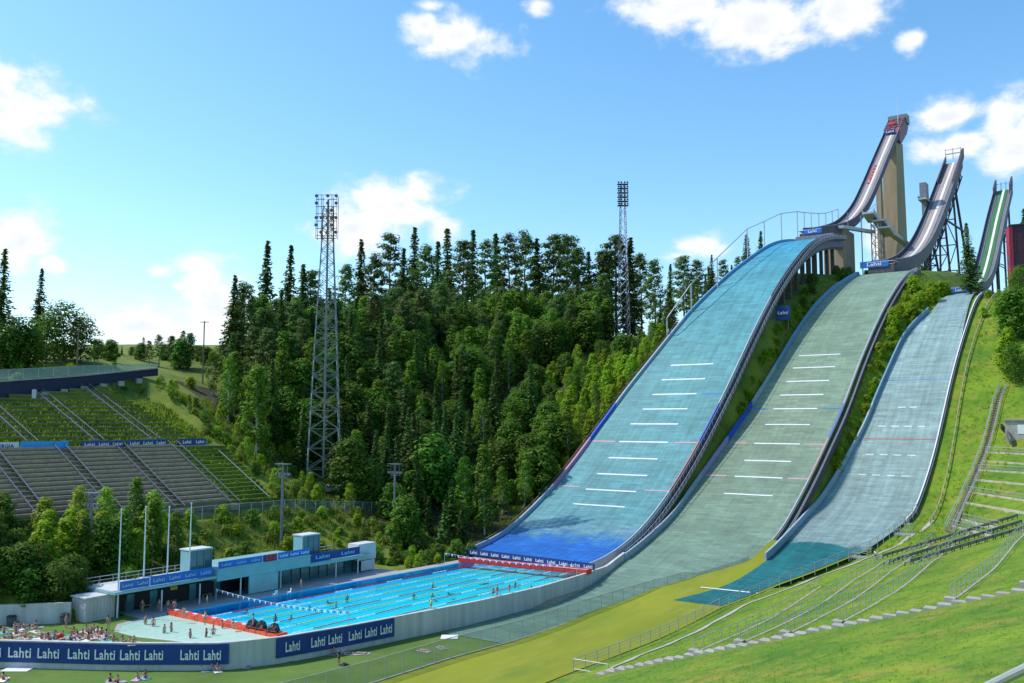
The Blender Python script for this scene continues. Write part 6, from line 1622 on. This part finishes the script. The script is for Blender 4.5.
crowd([(145,629,'stand'),(153,631,'stand'),(164,638,'stand'),(190,643,'stand'),(213,640,'stand'),(206,642,'stand'),(171,637,'stand'),(222,633,'stand')], -.55, 'wading in the childrens pool', 'bathers in the childrens pool', False)
sw = []
for i in range(18):
    s = rnd.uniform(-59, -6); t = rnd.uniform(fe(s)+1, ne(s)-1); pz = 'stand' if i % 3 == 0 else 'prone'; sw.append((*px_of(W(s, t, -1.48 if pz == 'stand' else -.42)), pz))
crowd([q for q in sw if q[2] == 'stand'], -1.48, 'treading water in the lane pool', 'swimmers in the lane pool', False)
crowd([q for q in sw if q[2] == 'prone'], -.42, 'swimming in the lane pool', 'swimmers in the lane pool', False)
for px, py, mt, sh, lab in ((435,613,'cloth_black','lime_shirt','person in a lime shirt standing on the pool edge above the long white wall'),):
    s = frac_s(px); person(W(s, nearwall(s)-.7, .02), 'stand', 2.2, 'shorts', mt, 'short', 'hair_dark', lab, 'people at the pool edge', shirt=sh)
for px, c, lab in ((497,'cloth_black','person in black shorts at the pool edge, left of a pair'), (501,'cloth_white','person in white shorts at the pool edge, right of a pair'), (513,'cloth_navy','lone person in navy shorts at the pool edge railing')):
    s = frac_s(px); person(W(s, nearwall(s)-.7, .02), 'stand', 1.0+px*.1, 'shorts', c, 'short', 'hair_dark', lab, 'people at the pool edge', shirt='cloth_black' if px == 513 else None)
p = atZ(339, 664, -2.77); person(p, 'stand', 1.2, 'shorts', 'cloth_black', 'short', 'hair_dark', 'person in a black shirt standing on the lawn at the end of the mesh fence', 'people standing on the lower lawn', shirt='cloth_black')
m = MB(); lump(m, p+T*.9-D*.1, .6, .45, .3, 5); tag(m.build('bag', 'black'), 'black bag lying on the lawn beside the person in black', 'bag')
p = on_ground(876, 561); person(p, 'walk', 2.6, 'shorts', 'cloth_navy', 'short', 'hair_brown', 'person in a white shirt walking on the bank by the teal outrun', 'walkers on the bank', shirt='cloth_white')
for x0, x1, y, lab in ((5, 32, 669, 'long white sheet spread on the lawn at the lower left'), (441, 458, 637, 'white board lying on the lawn beside the green outrun')):
    a, b = atZ(x0, y, -2.72), atZ(x1, y, -2.72); m = MB(); m.box((a+b)/2, (b-a)/2, Vector((0,1.1,0)), ZUP*.04); tag(m.build('white_sheet', 'towel_white'), lab, 'sheet')
for x, y, lab in ((11, 626, 'dark rubbish bin against the white garden wall, left one'), (64, 624, 'dark rubbish bin at the right end of the white garden wall')):
    p = atZ(x, y, .03); o = empty('rubbish_bin', p, lab, 'bin', 'bins along the garden wall'); m = MB(); m.bar(p, p+ZUP*1.15, .5, 10, .58); m.build('body', 'dark_concrete', o); m = MB(); m.bar(p+ZUP*1.16, p+ZUP*1.3, .62, 10, .5); m.build('lid', 'black', o)
p = atZ(60, 636, .4); m = MB()
rows = [[p+Vector((math.cos(6.283*i/10)*math.cos(a), math.sin(6.283*i/10)*math.cos(a), math.sin(a)))*.38 for i in range(10)] for a in frange(-1.5, 1.5, .4)]
m.ring(rows); tag(m.build('beach_ball', 'red', smooth=True), 'red beach ball on the crowded small lawn', 'ball')
def plastic_chair(s, t, rz, lab):
    o = empty('plastic_chair', (0,0,0), lab, 'chair', 'white chairs on the pool deck'); m = MB(); m.box((0,0,.44), (.25,0,0), (0,.25,0), (0,0,.02)); m.build('seat', 'white_paint', o)
    m = MB(); m.box((0,-.26,.72), (.25,0,0), (0,.02,.03), (0,-.04,.28)); m.build('backrest', 'white_paint', o)
    for x in (-.22,.22):
        for y in (-.22,.22): m = MB(); m.bar((x*1.1,y*1.1,0), (x,y,.44), .025, 5); m.build('leg', 'white_paint', o)
    o.location = W(s, t, 0); o.rotation_euler.z = rz
for i, (x, y) in enumerate(((275, 597), (289, 595))):
    s, t = ST(atZ(x, y, 0)); plastic_chair(s, t, 1+i, ['white plastic chair on the pool deck left of the aqua wall end', 'white plastic chair on the pool deck under the roof lamps'][i])
